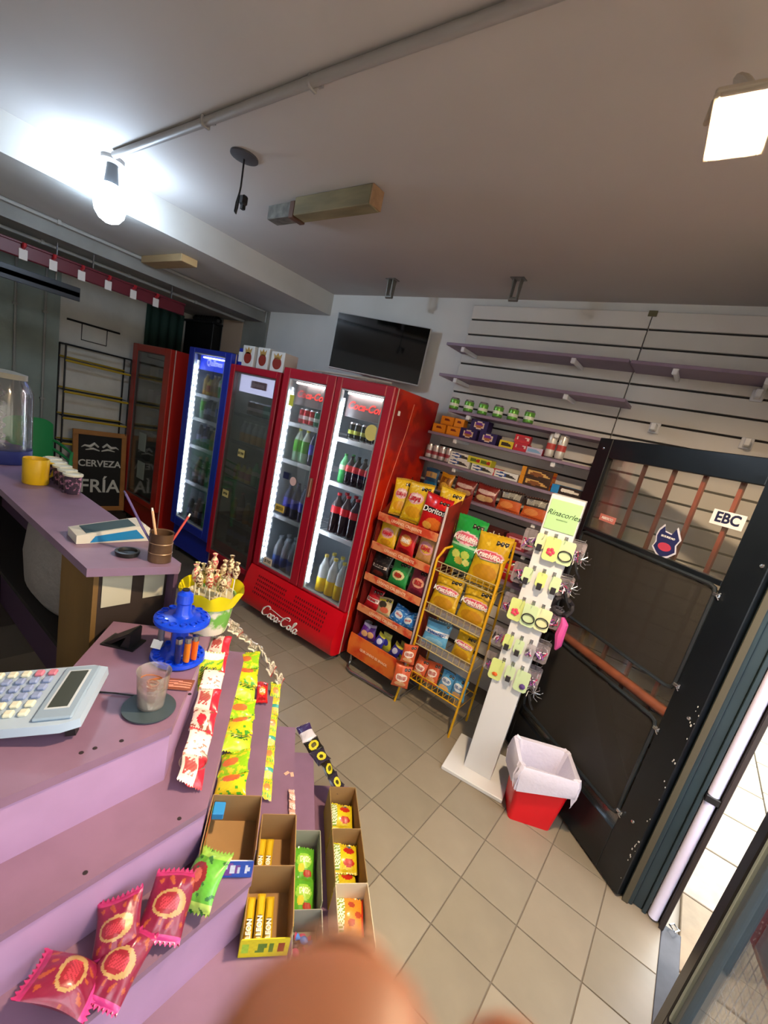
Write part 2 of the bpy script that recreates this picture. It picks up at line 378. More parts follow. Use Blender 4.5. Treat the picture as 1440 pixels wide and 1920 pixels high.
shm = mat('purple_shelf', '#8d7a90', .45, noise=(6, .08))
def wshelf(x0, x1, z, lab, ys=2.735, brs=()):
    t = thing('wall_shelf', lab, 'shelf', (x0, ys, z))
    MB().box(0, x1 - x0, 0, 2.966 - ys, 0, .018, bev=.0015).build('board', shm, t)
    for bx in brs:
        MB().box(bx - x0 - .011, bx - x0 + .011, .03, 2.966 - ys, -.022, 0, bev=.003).box(bx - x0 - .014, bx - x0 + .014, .018, .036, -.03, .004, bev=.004).build('shelf_bracket', WHT, t)
    return t
wshelf(-1.745, -.568, 2.348, 'long empty purple shelf, topmost, left of the panel joint', brs=(-1.62, -.87))
wshelf(-.56, .315, 2.345, 'empty purple shelf, topmost, right of the panel joint', brs=(-.34, .05))
wshelf(-1.745, -.52, 2.142, 'empty purple shelf, second from the top', brs=(-1.62, -.85))
wshelf(-1.60, -.50, 1.915, 'purple shelf carrying the green cans', brs=(-1.45, -.83))
wshelf(-1.72, -.50, 1.742, 'purple shelf carrying the orange and purple chocolate boxes', brs=(-1.5, -.80))
wshelf(-1.74, -.50, 1.548, 'purple shelf carrying the biscuit packs', brs=(-1.45, -.72))
wshelf(-1.74, -.50, 1.345, 'purple shelf carrying the red wafer pouches', brs=(-1.45, -.8))
wshelf(-1.74, -.50, 1.13, 'purple shelf carrying the brown wafer box, behind the racks', brs=(-1.45, -.8))
wshelf(-1.74, -.50, .90, 'lowest purple shelf, mostly hidden behind the snack racks', brs=(-1.45, -.8))
for k, (x, z) in enumerate(((-.365, 2.06), (.07, 2.06), (.035, 2.30))):
    tag(MB().box(-.014, .014, -.09, 0, -.02, .02, bev=.004).box(-.028, .028, -.012, 0, -.03, .03, bev=.003).build('shelf_bracket', WHT, None, (x, 2.969, z)),
        'white empty shelf bracket on the right slat panel, %s' % ('left one above the door', 'right one above the door', 'uppermost, near the picture edge')[k], 'bracket')

# ------------------------------------------------------------ television
t = thing('television', 'black flat television with white edge tilted on the back wall', 'television', (-2.385, 2.785, 2.28), math.radians(20.5))
MB().box(-.388, .388, -.012, .02, -.213, .213, bev=.004).build('casing', mat('tv_rim', '#c3c6c6', .35), t)
MB().box(-.381, .381, -.0145, -.011, -.203, .207, bev=.001).build('screen', mat('tv_screen', '#05080a', .08, coat=.6), t)
MB().box(-.08, .08, .02, .13, -.09, .09, bev=.01).box(-.02, .02, .1, .25, -.03, .03).build('wall_mount', BLACK, t)

# ------------------------------------------------------------ bottles & cans
CAPS = {}
def bottle_mesh(kind):
    def mk():
        k = {
            'cola':   dict(h=.30, r=.043, body='#1b0f0c', label='#d6202b', lz=(.50, .68), cap='#c01826', clear=False, top='#514b4b'),
            'cola_s': dict(h=.205, r=.034, body='#190e0c', label='#cc1f2a', lz=(.46, .68), cap='#151515', clear=False, top='#4a4a4a'),
            'lime_s': dict(h=.21, r=.033, body='#3fae5d', label='#d9e8d0', lz=(.45, .62), cap='#2f9a4b', clear=False, top='#7fd89a'),
            'green':  dict(h=.25, r=.036, body='#a9d7b6', label='#55b626', lz=(.30, .66), cap='#d8d23a', clear=False, top='#cfe2d5'),
            'blue':   dict(h=.27, r=.040, body='#1a2048', label='#3037c8', lz=(.30, .58), cap='#20284a', clear=False, top='#34476a'),
            'water':  dict(h=.29, r=.046, body='#9fb6cf', label='#3b62b8', lz=(.18, .45), cap='#c6d6e8', clear=True, top='#d3dfe9'),
            'tonic':  dict(h=.31, r=.042, body='#b9cdd1', label='#e6c81c', lz=(.06, .42), cap='#d9c65a', clear=True, top='#d9e3e3'),
            'beer':   dict(h=.19, r=.027, body='#33302f', label='#8a8a92', lz=(.25, .5), cap='#c9c9c0', clear=False, top='#1c1a16'),
            'beer_b': dict(h=.22, r=.031, body='#3c3444', label='#8494b4', lz=(.25, .5), cap='#d8d8d8', clear=False, top='#3c3a44'),
            'wine':   dict(h=.26, r=.036, body='#5c3430', label='#a88878', lz=(.25, .5), cap='#c08a7a', clear=False, top='#5a3430'),
            'dgreen': dict(h=.17, r=.026, body='#10210f', label='#b9b53c', lz=(.35, .6), cap='#999a50', clear=False, top='#243a1c'),
            'juice':  dict(h=.19, r=.034, body='#b8872a', label='#8f7a3a', lz=(.2, .5), cap='#d9c79a', clear=False, top='#b59a5a'),
            'amber':  dict(h=.18, r=.034, body='#a9b0a4', label='#b8892b', lz=(.02, .45), cap='#c9cdc6', clear=True, top='#c6ccc6'),
            'dark':   dict(h=.24, r=.036, body='#2a2c34', label='#44547c', lz=(.3, .55), cap='#a9b0b6', clear=False, top='#20242c'),
            'yellow': dict(h=.15, r=.036, body='#c9a92a', label='#a63b1e', lz=(.2, .6), cap='#7f9a2a', clear=False, top='#cdbd55'),
        }[kind]
        h, r = k['h'], k['r']; l0, l1 = k['lz']
        bm = mat('liquid_' + kind, k['body'], .12, coat=.4, trans=.55 if k['clear'] else 0., ior=1.2)
        tm = mat('neck_' + kind, k['top'], .12, coat=.3, trans=.4 if k['clear'] else 0., ior=1.2)
        mats = [bm, mat('label_' + kind, k['label'], .4), mat('cap_' + kind, k['cap'], .4), tm]
        prof = [(0, 0, 0), (r * .82, 0, 0), (r * .97, h * .03, 0), (r, h * l0, 1), (r * 1.012, h * l0 + .001, 1), (r * 1.012, h * l1 - .001, 0), (r * .99, h * l1, 3), (r * .92, h * max(l1 + .04, .68), 3),
                (r * .55, h * .82, 3), (r * .34, h * .9, 3), (r * .34, h * .93, 2), (r * .40, h * .935, 2), (r * .40, h * .995, 2), (0, h, 2)]
        return MB().lathe(prof, 12).mesh('bottle', mats)
    return cached(('bot', kind), mk)
def can_mesh(kind):
    def mk():
        k = {'red': ('#b81426', '#d8c9c9'), 'teal': ('#2f7f62', '#c9d8cf'), 'black': ('#182018', '#9fa83c'), 'green': ('#6fb24a', '#e8ecd8'), 'silver': ('#b5aeb0', '#8c3440'),
             'dred': ('#5b2224', '#b0a0a0'), 'tealg': ('#2c7c66', '#a0c9b9'), 'white': ('#d9d6cc', '#b8433c'), 'spam': ('#e6e0d0', '#8a1824')}[kind]
        r, h = (.031, .118)
        if kind == 'green': r, h = .033, .085
        if kind == 'silver': r, h = .026, .105
        if kind == 'white': r, h = .028, .16
        mats = [mat('can_' + kind, k[0], .25, .3), mat('canband_' + kind, k[1], .35), mat('aluminium', '#c9ccce', .25, .9)]
        prof = [(0, 0, 2), (r * .8, 0, 2), (r, .008, 0), (r, h * .32, 1), (r * 1.01, h * .321, 1), (r * 1.01, h * .55, 0), (r, h * .551, 0), (r, h - .012, 2), (r * .84, h - .002, 2), (r * .86, h, 2), (r * .8, h - .004, 2), (0, h - .004, 2)]
        return MB().lathe(prof, 14).mesh('can', mats)
    return cached(('can', kind), mk)
BN = {'cola': 'big red-labelled cola bottle', 'cola_s': 'small red-labelled cola bottle', 'lime_s': 'small green soda bottle', 'green': 'yellow-capped green-label bottle',
      'blue': 'dark blue-labelled bottle', 'water': 'clear blue-labelled water bottle', 'tonic': 'clear yellow-labelled bottle', 'beer': 'slim black bottle', 'beer_b': 'dark grey-labelled bottle',
      'wine': 'brown tan-labelled bottle', 'dgreen': 'dark green bottle', 'juice': 'amber juice bottle', 'amber': 'amber-based clear bottle', 'dark': 'black navy-labelled bottle', 'yellow': 'squat yellow bottle'}
CN = {'red': 'red drink can', 'teal': 'teal drink can', 'black': 'black-green drink can', 'green': 'green tin can', 'silver': 'silver tin', 'dred': 'dark red can', 'tealg': 'sea-green can', 'white': 'white canister'}

# ------------------------------------------------------------ fridges
def fridge(name, label, loc, rotz, wd, dp, ht, frame, side, doors, liner, shelves, glassm, kick=None, header=None, led=True, feet=True, z0=.06, sidemats=None):
    """local x 0..wd, y 0 (front) .. dp, z; doors: list of (x0,x1,gx0,gx1,gz0,gz1,dz0,dz1)"""
    t = thing(name, label, 'refrigerator', loc, rotz)
    th = .035; yi = .045
    m_ = MB(); m_.box(0, th, yi, dp, z0, ht, bev=.004); m_.box(wd - th, wd, yi, dp, z0, ht, m=1, bev=.004); m_.box(th, wd - th, dp - th, dp, z0, ht); m_.box(th, wd - th, yi, dp - th, ht - .05, ht - .002); m_.box(th, wd - th, yi, dp - th, z0, .36)
    m_.build('cabinet', [side, sidemats or side], t)
    l = MB(); e = .002
    l.box(th, th + e, yi + .01, dp - th, .36, ht - .05); l.box(wd - th - e, wd - th, yi + .01, dp - th, .36, ht - .05); l.box(th, wd - th, dp - th - e, dp - th, .36, ht - .05); l.box(th, wd - th, yi + .01, dp - th, .36, .362); l.box(th, wd - th, yi + .01, dp - th, ht - .052, ht - .05)
    l.build('liner', liner, t)
    MB().box(wd - .006, wd + .001, yi - .001, yi + .007, z0, ht).build('edge_trim', mat('pale_trim', '#c9aa9c', .4), t)
    for i, (x0, x1, g0, g1, gz0, gz1, dz0, dz1) in enumerate(doors):
        d = MB()
        d.box(x0, g0, 0, yi, dz0, dz1, bev=.006); d.box(g1, x1, 0, yi, dz0, dz1, bev=.006); d.box(g0 - .002, g1 + .002, 0, yi, gz1, dz1, bev=.006); d.box(g0 - .002, g1 + .002, 0, yi, dz0, gz0, bev=.006)
        dr = d.build('door', frame, t)
        MB().box(g0 - .004, g1 + .004, .012, .016, gz0 - .004, gz1 + .004).build('glass_pane', glassm, dr)
        gk = MB(); b = .008
        gk.box(g0, g0 + b, .004, .03, gz0, gz1); gk.box(g1 - b, g1, .004, .03, gz0, gz1); gk.box(g0 + b, g1 - b, .004, .03, gz0, gz0 + b); gk.box(g0 + b, g1 - b, .004, .03, gz1 - b, gz1)
        gk.build('gasket', mat('gasket_grey', '#8e9598', .5) if led else mat('gasket_dark', '#5a4a48', .5), dr)
        for zi, z in enumerate(shelves[i]):
            s_ = MB(); s_.box(g0 - .02, g1 + .02, .065, .085, z - .03, z + .001, m=1, bev=.001)
            for q in range(14):
                xx = g0 - .02 + (g1 - g0 + .04) * (q + .5) / 14; s_.box(xx - .0015, xx + .0015, .085, dp - .06, z - .006, z - .002)
            s_.box(g0 - .02, g1 + .02, .2, .206, z - .012, z - .006); s_.box(g0 - .02, g1 + .02, .4, .406, z - .012, z - .006)
            s_.build('wire_shelf', [WIREW, mat('price_rail', '#c9d0d4', .4) if led else mat('price_rail_dark', '#6c706c', .5)], t)
        if led:
            e_ = MB(); n = int((gz1 - gz0 - .1) / .05)
            e_.box(g0 + .012, g0 + .024, .03, .036, gz0 + .04, gz1 - .06)
            e_.build('led_channel', mat('led_channel', '#e4f0ff', .5, emit=LED_W * .06), t)
            ee = MB()
            for q in range(n): ee.box(g0 + .010, g0 + .026, .026, .031, gz0 + .05 + q * .05, gz0 + .072 + q * .05)
            ee.build('led_strip', LED, t)
    if feet:
        for fx in (.06, wd - .06):
            for fy in (.08, dp - .08): MB().lathe([(0, 0), (.022, 0), (.022, .05), (.012, .05), (.012, z0 + .01), (0, z0 + .01)], 10, (fx, fy, 0)).build('foot', BLACK, t)
    return t
def P_(t, x, y, z): return t.matrix_basis @ Vector((x, y, z))
def put_row(fr, items, z, x0, x1, y, where, rows=1, dy=.085):
    "items: list of kinds left to right; one thing each, standing on the shelf"
    n = len(items); M = Matrix.Translation(fr.location) @ Matrix.Rotation(fr.rotation_euler.z, 4, 'Z')
    for rw in range(rows):
        for i, kind in enumerate(items):
            if kind is None: continue
            x = x0 + (x1 - x0) * ((i + .5) / n); p = M @ Vector((x + R_.uniform(-.003, .003), y + rw * dy, z + .001))
            can = kind.startswith('c:'); kk = kind[2:] if can else kind
            me = can_mesh(kk) if can else bottle_mesh(kk)
            o = ob('drink_can' if can else 'drink_bottle', me, None, p, R_.uniform(0, 6))
            nm = (CN if can else BN)[kk]
            lab = '%s%s, %s, %s' % (nm, ('', ' in second row', ' in third row')[rw], ordl(i, n), where)
            tag(o, lab, 'can' if can else 'bottle', 'drinks on ' + where)

sidered = mat('printed_red_side', '#c3260c', .35, noise=(5.5, .6, .42, .55), color2='#8c0f14', coat=.2)
F1 = fridge('drinks_fridge', 'wide two-door red glass drinks fridge with bright light strips', (-2.745, 2.205, 0), math.radians(2.6), 1.02, .60, 1.965, DRED, RED,
            [(.0, .525, .07, .445, .43, 1.895, .40, 1.965), (.53, 1.02, .585, .955, .42, 1.895, .40, 1.965)], GREYIN,
            [(1.585, 1.30, .85), (1.57, 1.255, .88)], GLASS, sidemats=sidered)
# printed header panels inside the doors
for (a, b) in ((.09, .43), (.60, .94)):
    hd = MB().box(a, b, .07, .078, 1.72, 1.885, bev=.002).build('header_panel', mat('header_grey', '#6e6a6c', .35), F1)
    text('Coca-Cola', .072, mat('cola_header_red', '#d63a35', .4, emit=.35), hd, ((a + b) / 2, .068, 1.80), shear=.35, bold=.0015)
    MB().box(a + .02, b - .02, .04, .05, 1.868, 1.880).build('header_light', mat('header_glow', '#fff1ea', .5, emit=9), F1)
# bulging kick panel with slots
kp = [(-.012, .06), (-.055, .075), (-.075, .11), (-.078, .19), (-.06, .24), (-.035, .33), (-.005, .395), (.04, .395), (.04, .06)]
kick = MB().prism(kp, .0, 1.02, axis='x').build('kick_panel', RED, F1)
sl = MB()
def kicky(z):
    for (y0, z0), (y1, z1) in zip(kp, kp[1:]):
        if z0 <= z <= z1: return y0 + (y1 - y0) * (z - z0) / (z1 - z0)
    return 0
for rwi in range(5):
    for c_ in range(34):
        if 15 <= c_ <= 18 and rwi > 2: continue
        x = .14 + c_ * .0225; z = .205 + rwi * .032; y = kicky(z)
        sl.box(x, x + .008, y - .0012, y + .004, z, z + .018)
sl = sl.build('vent_slots', mat('slot_dark', '#6a0812', .6), kick); sl['kind'] = 'stuff'
def script_logo(parent, x0, z0, h, y, m, slant=.35, name='brand_lettering'):
    G = {'C': ([(.80, .78), (.86, .95), (.66, 1.05), (.34, .92), (.12, .58), (.08, .26), (.24, .03), (.50, .02), (.78, .22)], .84),
         'o': ([(.24, .46), (.08, .34), (.06, .14), (.18, .01), (.34, .08), (.38, .28), (.28, .45), (.30, .40), (.46, .42)], .44),
         'c': ([(.36, .36), (.30, .46), (.14, .42), (.04, .24), (.08, .05), (.24, .0), (.42, .14)], .42),
         'a': ([(.36, .42), (.20, .47), (.06, .30), (.06, .08), (.18, .0), (.34, .18), (.40, .44), (.36, .10), (.44, .0), (.56, .12)], .54),
         'l': ([(.02, .12), (.22, .50), (.34, .92), (.26, 1.02), (.16, .80), (.12, .30), (.18, .02), (.32, .12)], .30), '-': ([(.02, .26), (.22, .30)], .27)}
    m_ = MB(); x = 0
    for ch in 'Coca-Cola':
        pts, adv = G[ch]; fine = []
        for a in range(len(pts) - 1):       # Catmull-Rom smoothing
            p0, p1, p2, p3 = pts[max(a - 1, 0)], pts[a], pts[a + 1], pts[min(a + 2, len(pts) - 1)]
            for q in range(4):
                u = q / 4; fine.append(tuple(.5 * (2 * p1[k] + (p2[k] - p0[k]) * u + (2 * p0[k] - 5 * p1[k] + 4 * p2[k] - p3[k]) * u * u + (3 * p1[k] - p0[k] - 3 * p2[k] + p3[k]) * u ** 3) for k in (0, 1)))
        fine.append(pts[-1]); n = len(fine)
        P3 = [(x0 + (x + px_ + slant * pz) * h, y, z0 + pz * h) for px_, pz in fine]
        m_.tube(P3, [h * (.035 + .055 * math.sin(math.pi * min(1, (q + 1) / n)) ** 1.0 * (.6 + .4 * math.sin(q * .9))) for q in range(n)], 5); x += adv
    return m_.build(name, m, parent)
script_logo(kick, .275, .085, .088, -.0775, TXW)
m_ = MB().tube([(.36, -.0785, .168), (.43, -.0785, .160), (.50, -.0785, .150), (.58, -.0785, .155)], [.001, .003, .003, .001], 5).build('brand_swoosh', TXW, kick)
hd = MB().box(.478, .50, -.03, -.005, 1.10, 1.24, bev=.004).build('door_handle', mat('handle_steel', '#8b6a5a', .35, .5), F1)
# stickers
st = MB().lathe([(0, 0), (.052, 0), (.052, .002), (0, .002)], 28, (.905, .010, 1.655), rot=Matrix.Rotation(math.pi / 2, 3, 'X')).build('round_sticker', mat('pale_yellow', '#cfc878', .5), F1)
MB().box(.175, .235, .006, .010, 1.165, 1.215).build('sticker', mat('navy_sticker', '#20264a', .5), F1)
MB().lathe([(0, 0), (.033, 0), (.033, .002), (0, .002)], 20, (.285, .010, 1.165), rot=Matrix.Rotation(math.pi / 2, 3, 'X')).build('sticker', mat('pink_sticker', '#d9b9b6', .5), F1)
s2 = MB().box(.10, .145, .006, .010, 1.70, 1.78, bev=.004).build('sticker', mat('lemon_sticker', '#c9cc4a', .5), F1)
ptag = MB().box(.15, .245, .004, .008, .90, .955).build('price_tag', mat('price_yellow', '#d9bc55', .5), F1); text('$850', .038, TXB, ptag, (.198, .003, .927))
ptag = MB().box(.12, .215, .004, .008, .445, .50).build('price_tag', mat('price_cream', '#d9c9b0', .5), F1); text('$700', .036, TXB, ptag, (.168, .003, .472))
MB().box(1.021, 1.023, .09, .115, 1.80, 1.83).build('side_sticker', WHT, F1)
MB().tube([(1.0225, .26, 1.90), (1.0225, .24, 1.72), (1.0225, .16, 1.3), (1.0225, .13, .9), (1.0225, .10, .5)], .0022, 5).build('print_line', mat('pale_print', '#d98a72', .4), F1)
put_row(F1, ['c:red', 'c:red', 'c:red', 'c:teal', 'c:teal', 'c:teal'], 1.587, .125, .45, .12, "top shelf, wide fridge's left door", 2)
put_row(F1, ['green', 'green', 'blue', 'lime_s'], 1.302, .12, .46, .12, "second shelf, wide fridge's left door", 2)
put_row(F1, ['blue', 'blue', 'blue', 'green'], .852, .12, .46, .12, "third shelf, wide fridge's left door", 2)
put_row(F1, ['water', 'water', 'water', 'water'], .39, .11, .46, .12, "bottom shelf, wide fridge's left door", 2)
put_row(F1, ['c:black', 'c:black', 'c:black', 'c:black', 'c:black', 'c:black'], 1.572, .63, .96, .12, "top shelf, wide fridge's right door", 2)
put_row(F1, ['lime_s', 'cola_s', 'cola_s', 'cola_s', 'cola_s', 'cola_s'], 1.257, .62, .97, .12, "second shelf, wide fridge's right door", 2)
put_row(F1, ['cola', 'cola', 'cola', 'cola'], .882, .62, .97, .12, "third shelf, wide fridge's right door", 2)
put_row(F1, ['tonic', 'tonic', 'tonic', 'tonic'], .39, .62, .97, .12, "bottom shelf, wide fridge's right door", 2)

F2 = fridge('drinks_fridge', 'narrow dark red glass fridge with a white lit header', (-3.50, 2.255, 0), 0, .665, .60, 1.925, DRED, DRED,
            [(.0, .665, .065, .615, .27, 1.87, .22, 1.925)], DGREYIN, [(1.54, 1.30, .955, .60)], GLASSD, led=False)
hp = MB().box(.075, .605, .06, .07, 1.72, 1.86, bev=.002).build('header_panel', mat('lit_header', '#c9cdf2', .5, emit=.9), F2)
MB().box(.235, .445, .054, .060, 1.765, 1.825, bev=.012).build('emblem', mat('emblem_plum', '#8a2a4a', .5), hp)
text('Brahma', .05, mat('emblem_pink', '#e0b6c4', .5), hp, (.34, .053, 1.795), bold=.0008)
for (x, z, b) in ((.27, 1.19, '$1200'), (.13, .80, '$950')):
    ptag = MB().box(x, x + .085, .004, .008, z, z + .062).build('price_tag', mat('price_yellow2', '#cdbf7a', .5), F2); text(b, .03, TXB, ptag, (x + .043, .003, z + .03))
wc = 'shelf, narrow dark red fridge'
put_row(F2, ['c:dred', 'c:dred', 'c:dred', 'c:tealg', 'c:tealg', 'c:tealg'], 1.542, .16, .60, .12, 'top ' + wc, 1)
put_row(F2, ['amber', 'amber', 'amber', 'amber', 'amber', 'amber'], 1.302, .10, .60, .12, 'second ' + wc, 1)
put_row(F2, ['yellow', 'yellow', 'yellow', 'lime_s', 'lime_s', 'lime_s'], .957, .10, .60, .12, 'third ' + wc, 1)
put_row(F2, ['juice', 'wine', 'juice', 'juice', 'juice'], .602, .12, .60, .12, 'fourth ' + wc, 1)
put_row(F2, ['dark', 'dark', 'dark', 'dark', 'dark'], .362, .12, .60, .12, 'bottom ' + wc, 1)

BLUE = mat('blue_enamel', '#1b2ea0', .3, coat=.3)
F3 = fridge('drinks_fridge', 'slim royal blue glass fridge with a lit blue header', (-4.185, 2.255, 0), 0, .68, .60, 2.008, BLUE, BLUE,
            [(.0, .68, .09, .59, .385, 1.965, .30, 2.008)], GREYIN, [(1.61, 1.385, 1.12, .76)], GLASS, led=True)
hp = MB().box(.10, .58, .06, .07, 1.83, 1.955, bev=.002).build('header_panel', mat('blue_header', '#2440d8', .5, emit=.8), F3)
text('Quilmes', .075, mat('header_pale', '#c9d6ff', .5, emit=.6), hp, (.34, .058, 1.90), bold=.001, shear=.2)
MB().box(.16, .54, .05, .058, 1.935, 1.945).build('header_light', mat('header_glow3', '#dfe6ff', .5, emit=7), F3)
wc = 'shelf, blue fridge'
put_row(F3, ['juice', 'yellow', 'juice', 'juice', 'lime_s', 'juice', 'yellow'], 1.612, .13, .57, .12, 'top ' + wc, 1)
put_row(F3, ['green', 'beer', 'beer_b', 'beer', 'beer', 'water', 'beer_b', 'beer'], 1.387, .13, .58, .12, 'second ' + wc, 2, .07)
put_row(F3, ['beer_b', 'beer', 'beer_b', 'beer', 'juice', 'juice', 'beer_b', 'beer'], 1.122, .12, .59, .12, 'third ' + wc, 2, .07)
put_row(F3, ['beer', 'wine', 'beer', 'wine', 'beer', 'wine', 'beer', 'beer'], .762, .12, .58, .12, 'fourth ' + wc, 3, .07)
put_row(F3, ['dark', 'beer', 'wine', 'dark', 'beer', 'dark', 'wine'], .362, .12, .58, .12, 'bottom ' + wc, 2, .08)

ORED = mat('orange_red_enamel', '#a3261c', .32, coat=.2)
F4 = fridge('drinks_fridge', 'unlit red glass fridge beside the chalkboard', (-5.34, 2.26, 0), 0, .82, .595, 1.955, ORED, ORED,
            [(.0, .82, .11, .70, .34, 1.885, .28, 1.955)], mat('murky_liner', '#a0a592', .6), [(1.62, 1.35, 1.05, .72)], GLASSD, led=False, sidemats=mat('red_side', '#b3231c', .35))
for i, (z, c) in enumerate(((1.70, '#8a7a3c'), (1.40, '#6c6a50'), (1.10, '#7a8a6a'), (.76, '#59605a'))):
    for j in range(3):
        o = MB().box(-.06, .06, -.05, .05, 0, .16 if j != 1 else .12, bev=.004).build('carton', mat('murky_carton_%d' % ((i + j) % 4), ('#8a7a3c', '#6c6a50', '#97a084', '#59605a')[(i + j) % 4], .6), None, (-5.34 + .22 + j * .19, 2.26 + .17, (1.62, 1.35, 1.05, .72)[i] + .002))
        tag(o, 'dull carton, %s on the %s shelf of the unlit red fridge' % (ordl(j, 3), ORD[i]), 'carton', 'cartons in the unlit red fridge')
for k, (x, z) in enumerate(((.30, .86), (.32, .55))):
    MB().box(x, x + .16, .008, .011, z, z + .19).build('paper_notice', mat('paper_grey', '#8f978c', .8), F4)
# cartons on top of the narrow red fridge
em = mat('crate_red', '#8a2d22', .5); ew = mat('crate_white', '#d4d3cf', .55)
for k, x in enumerate((-3.33, -3.13, -2.95)):
    t = thing('beer_carton', 'white carton with red crest, %s of three on narrow red fridge' % ordl(k, 3), 'carton', (x, 2.36, 1.926), (0, -.05, .05)[k], 'crested cartons on the fridge')
    h = (.165, .165, .15)[k]
    MB().box(-.078, .078, -.07, .07, 0, h, bev=.003).build('carton_body', ew, t)
    MB().lathe([(0, 0), (.046, 0), (.046, .002), (0, .002)], 18, (0, -.0705, h * .42), rot=Matrix.Rotation(math.pi / 2, 3, 'X'), sx=1.1).build('crest', em, t)
    MB().prism([(-.035, h * .62), (.035, h * .62), (.045, h * .9), (.02, h * .78), (0, h * .94), (-.02, h * .78), (-.045, h * .9)], -.0725, -.0705, axis='y').build('crown', mat('crate_gold', '#b08a4a', .5), t)
t = tag(MB().box(-.03, .03, -.03, .03, 0, .14, bev=.004).box(-.028, .028, -.0315, -.0305, .03, .11, m=1).build('small_box', [BLUE, WHT], None, (-3.46, 2.34, 1.926)), 'small blue and white box left of the crested cartons', 'box')
o = MB().lathe([(0, 0), (.018, 0), (.02, .02), (.01, .035), (0, .035)], 10).build('cap', BLACK, None, (-2.87, 2.33, 1.926)); tag(o, 'small black cap on the corner of the narrow red fridge', 'cap')
m_ = MB()
for k in range(9):
    x = -2.45 + k * .075; m_.box(x, x + .06, 2.30 + (k % 3) * .02, 2.44, 1.99, 2.0 + (k % 2) * .012, bev=.002)
t = tag(MB().tube([(-2.55, 2.31, 1.985), (-2.4, 2.26, 1.982), (-2.2, 2.27, 1.983), (-2.0, 2.27, 1.987), (-1.8, 2.30, 1.985)], .008, 6).tube([(-2.5, 2.36, 1.984), (-2.3, 2.31, 1.99), (-2.1, 2.36, 1.985), (-1.85, 2.33, 1.987)], .006, 6).build('cable', mat('grey_cable', '#a9a59c', .6)), 'tangled grey cable lying on top of the wide red fridge', 'cable')
# tall black cabinet in the far corner
t = thing('black_cabinet', 'tall black cabinet rising behind the red and blue fridges', 'cabinet', (-5.2, 2.90, 0))
MB().box(-.28, .32, -.03, .08, 0, 2.36, bev=.006).build('cabinet_body', mat('matt_black', '#0b0c0d', .5), t)
MB().box(-.29, .33, -.05, .082, 2.36, 2.385, bev=.004).build('cabinet_top', BLACK, t)
o = MB()
for k in range(10):
    o.lathe([(0, 0), (.05, .01), (.06, .04), (.03, .075), (0, .08)], 8, (-5.36 + .05 * k + R_.uniform(-.02, .02), 2.93, 2.385 - .003), sx=R_.uniform(.7, 1.2), sy=.7)
tag(o.build('black_bags', BLACK), 'crumpled black bags heaped on top of the black cabinet', 'bags')
t = thing('green_curtain', 'dark green curtain panel beside the black cabinet', 'curtain', (-5.47, 2.42, 0))
MB().grid(lambda u, v: (.012 * math.sin(u * 26), u * .42, .05 + v * 2.36), 40, 4).build('cloth', mat('dark_green_cloth', '#1d3a33', .8), t)

# ------------------------------------------------------------ printed designs
def design(base, shapes=(), grain=.06):
    base = lin(base); sh = [(s[0],) + tuple(s[1:-1]) + (lin(s[-1]),) for s in shapes]
    def f(u, v):
        c = base
        for s in sh:
            k = s[0]
            if k == 'e' and ((u - s[1]) / s[3]) ** 2 + ((v - s[2]) / s[4]) ** 2 < 1: c = s[5]
            elif k == 'b' and s[1] <= v <= s[2]: c = s[3]
            elif k == 'r' and s[1] <= u <= s[3] and s[2] <= v <= s[4]: c = s[5]
            elif k == 'n' and math.sin(u * s[1] + 3 * math.sin(v * s[2])) * math.sin(v * s[2] * 1.3 + 2 * math.sin(u * s[1])) > s[3]: c = s[4]
            elif k == 'd' and (u * s[1] + v * s[2]) % 1 < s[3]: c = s[4]
            elif k == 't':   # fake small printing inside a box: u0,v0,u1,v1
                if s[1] <= u <= s[3] and s[2] <= v <= s[4] and math.sin(u * 131) * math.sin(v * 97 + u * 40) > -.2: c = s[5]
        g = 1 + grain * math.sin(u * 37 + v * 21) * math.sin(v * 53)
        return tuple(min(1, x * g) for x in c)
    return f
def seals(n, u1=.93, v=.86, r=.06):
    out_ = []
    for i in range(n): out_ += [('e', u1 - i * r * 2.05 - r, v, r * .95, r * .75, '#1b1715'), ('e', u1 - i * r * 2.05 - r, v, r * .4, r * .2, '#b0a898')]
    return out_
def bag_mesh(key, w, h, t, des, nu=38, nv=48, back=None, wr=1.0):
    def mk():
        ph = (hash_(key) % 100) / 16.
        def thick(u, v):
            if v < .045 or v > .955: return .0006
            a = max(0, math.sin(math.pi * u)) ** .55; b = max(0, math.sin(math.pi * (v - .045) / .91)) ** .5
            wv = 1 + wr * (.09 * math.sin(u * 9 + ph) * math.sin(v * 7 + ph) + .12 * (abs(v - .5) * 2) ** 2 * math.sin(u * 24 + ph))
            return t / 2 * a * b * wv
        def side(sg):
            def fn(u, v):
                pinch = 1 - .07 * math.sin(math.pi * v); x = (u - .5) * w * pinch
                z = v * h + (.004 * math.sin(u * 60) if v in (0, 1) else 0) + wr * .006 * math.sin(u * 3.1 + ph) * v
                return (x, sg * thick(u, v) + .004 * math.sin(v * 5 + ph), z)
            return fn
        m = MB(); m.grid(side(-1), nu, nv, des); m.grid(side(1), nu // 2, nv // 2, back or (lambda u, v: des(.02, .5)), flip=True)
        return m.mesh('packet', PRINT)
    return cached(('bag', key), mk)
def hash_(s): return sum((i + 1) * ord(c) for i, c in enumerate(str(s)))
def lettered(o, body, size, m, z, x=0, y=None, rot=(math.pi / 2, 0, 0), **kw): return text(body, size, m, o, (x, y, z), rot, **kw)
Y_, YD = '#e2b91c', '#c79a14'
PINKW = '#e9b9c4'
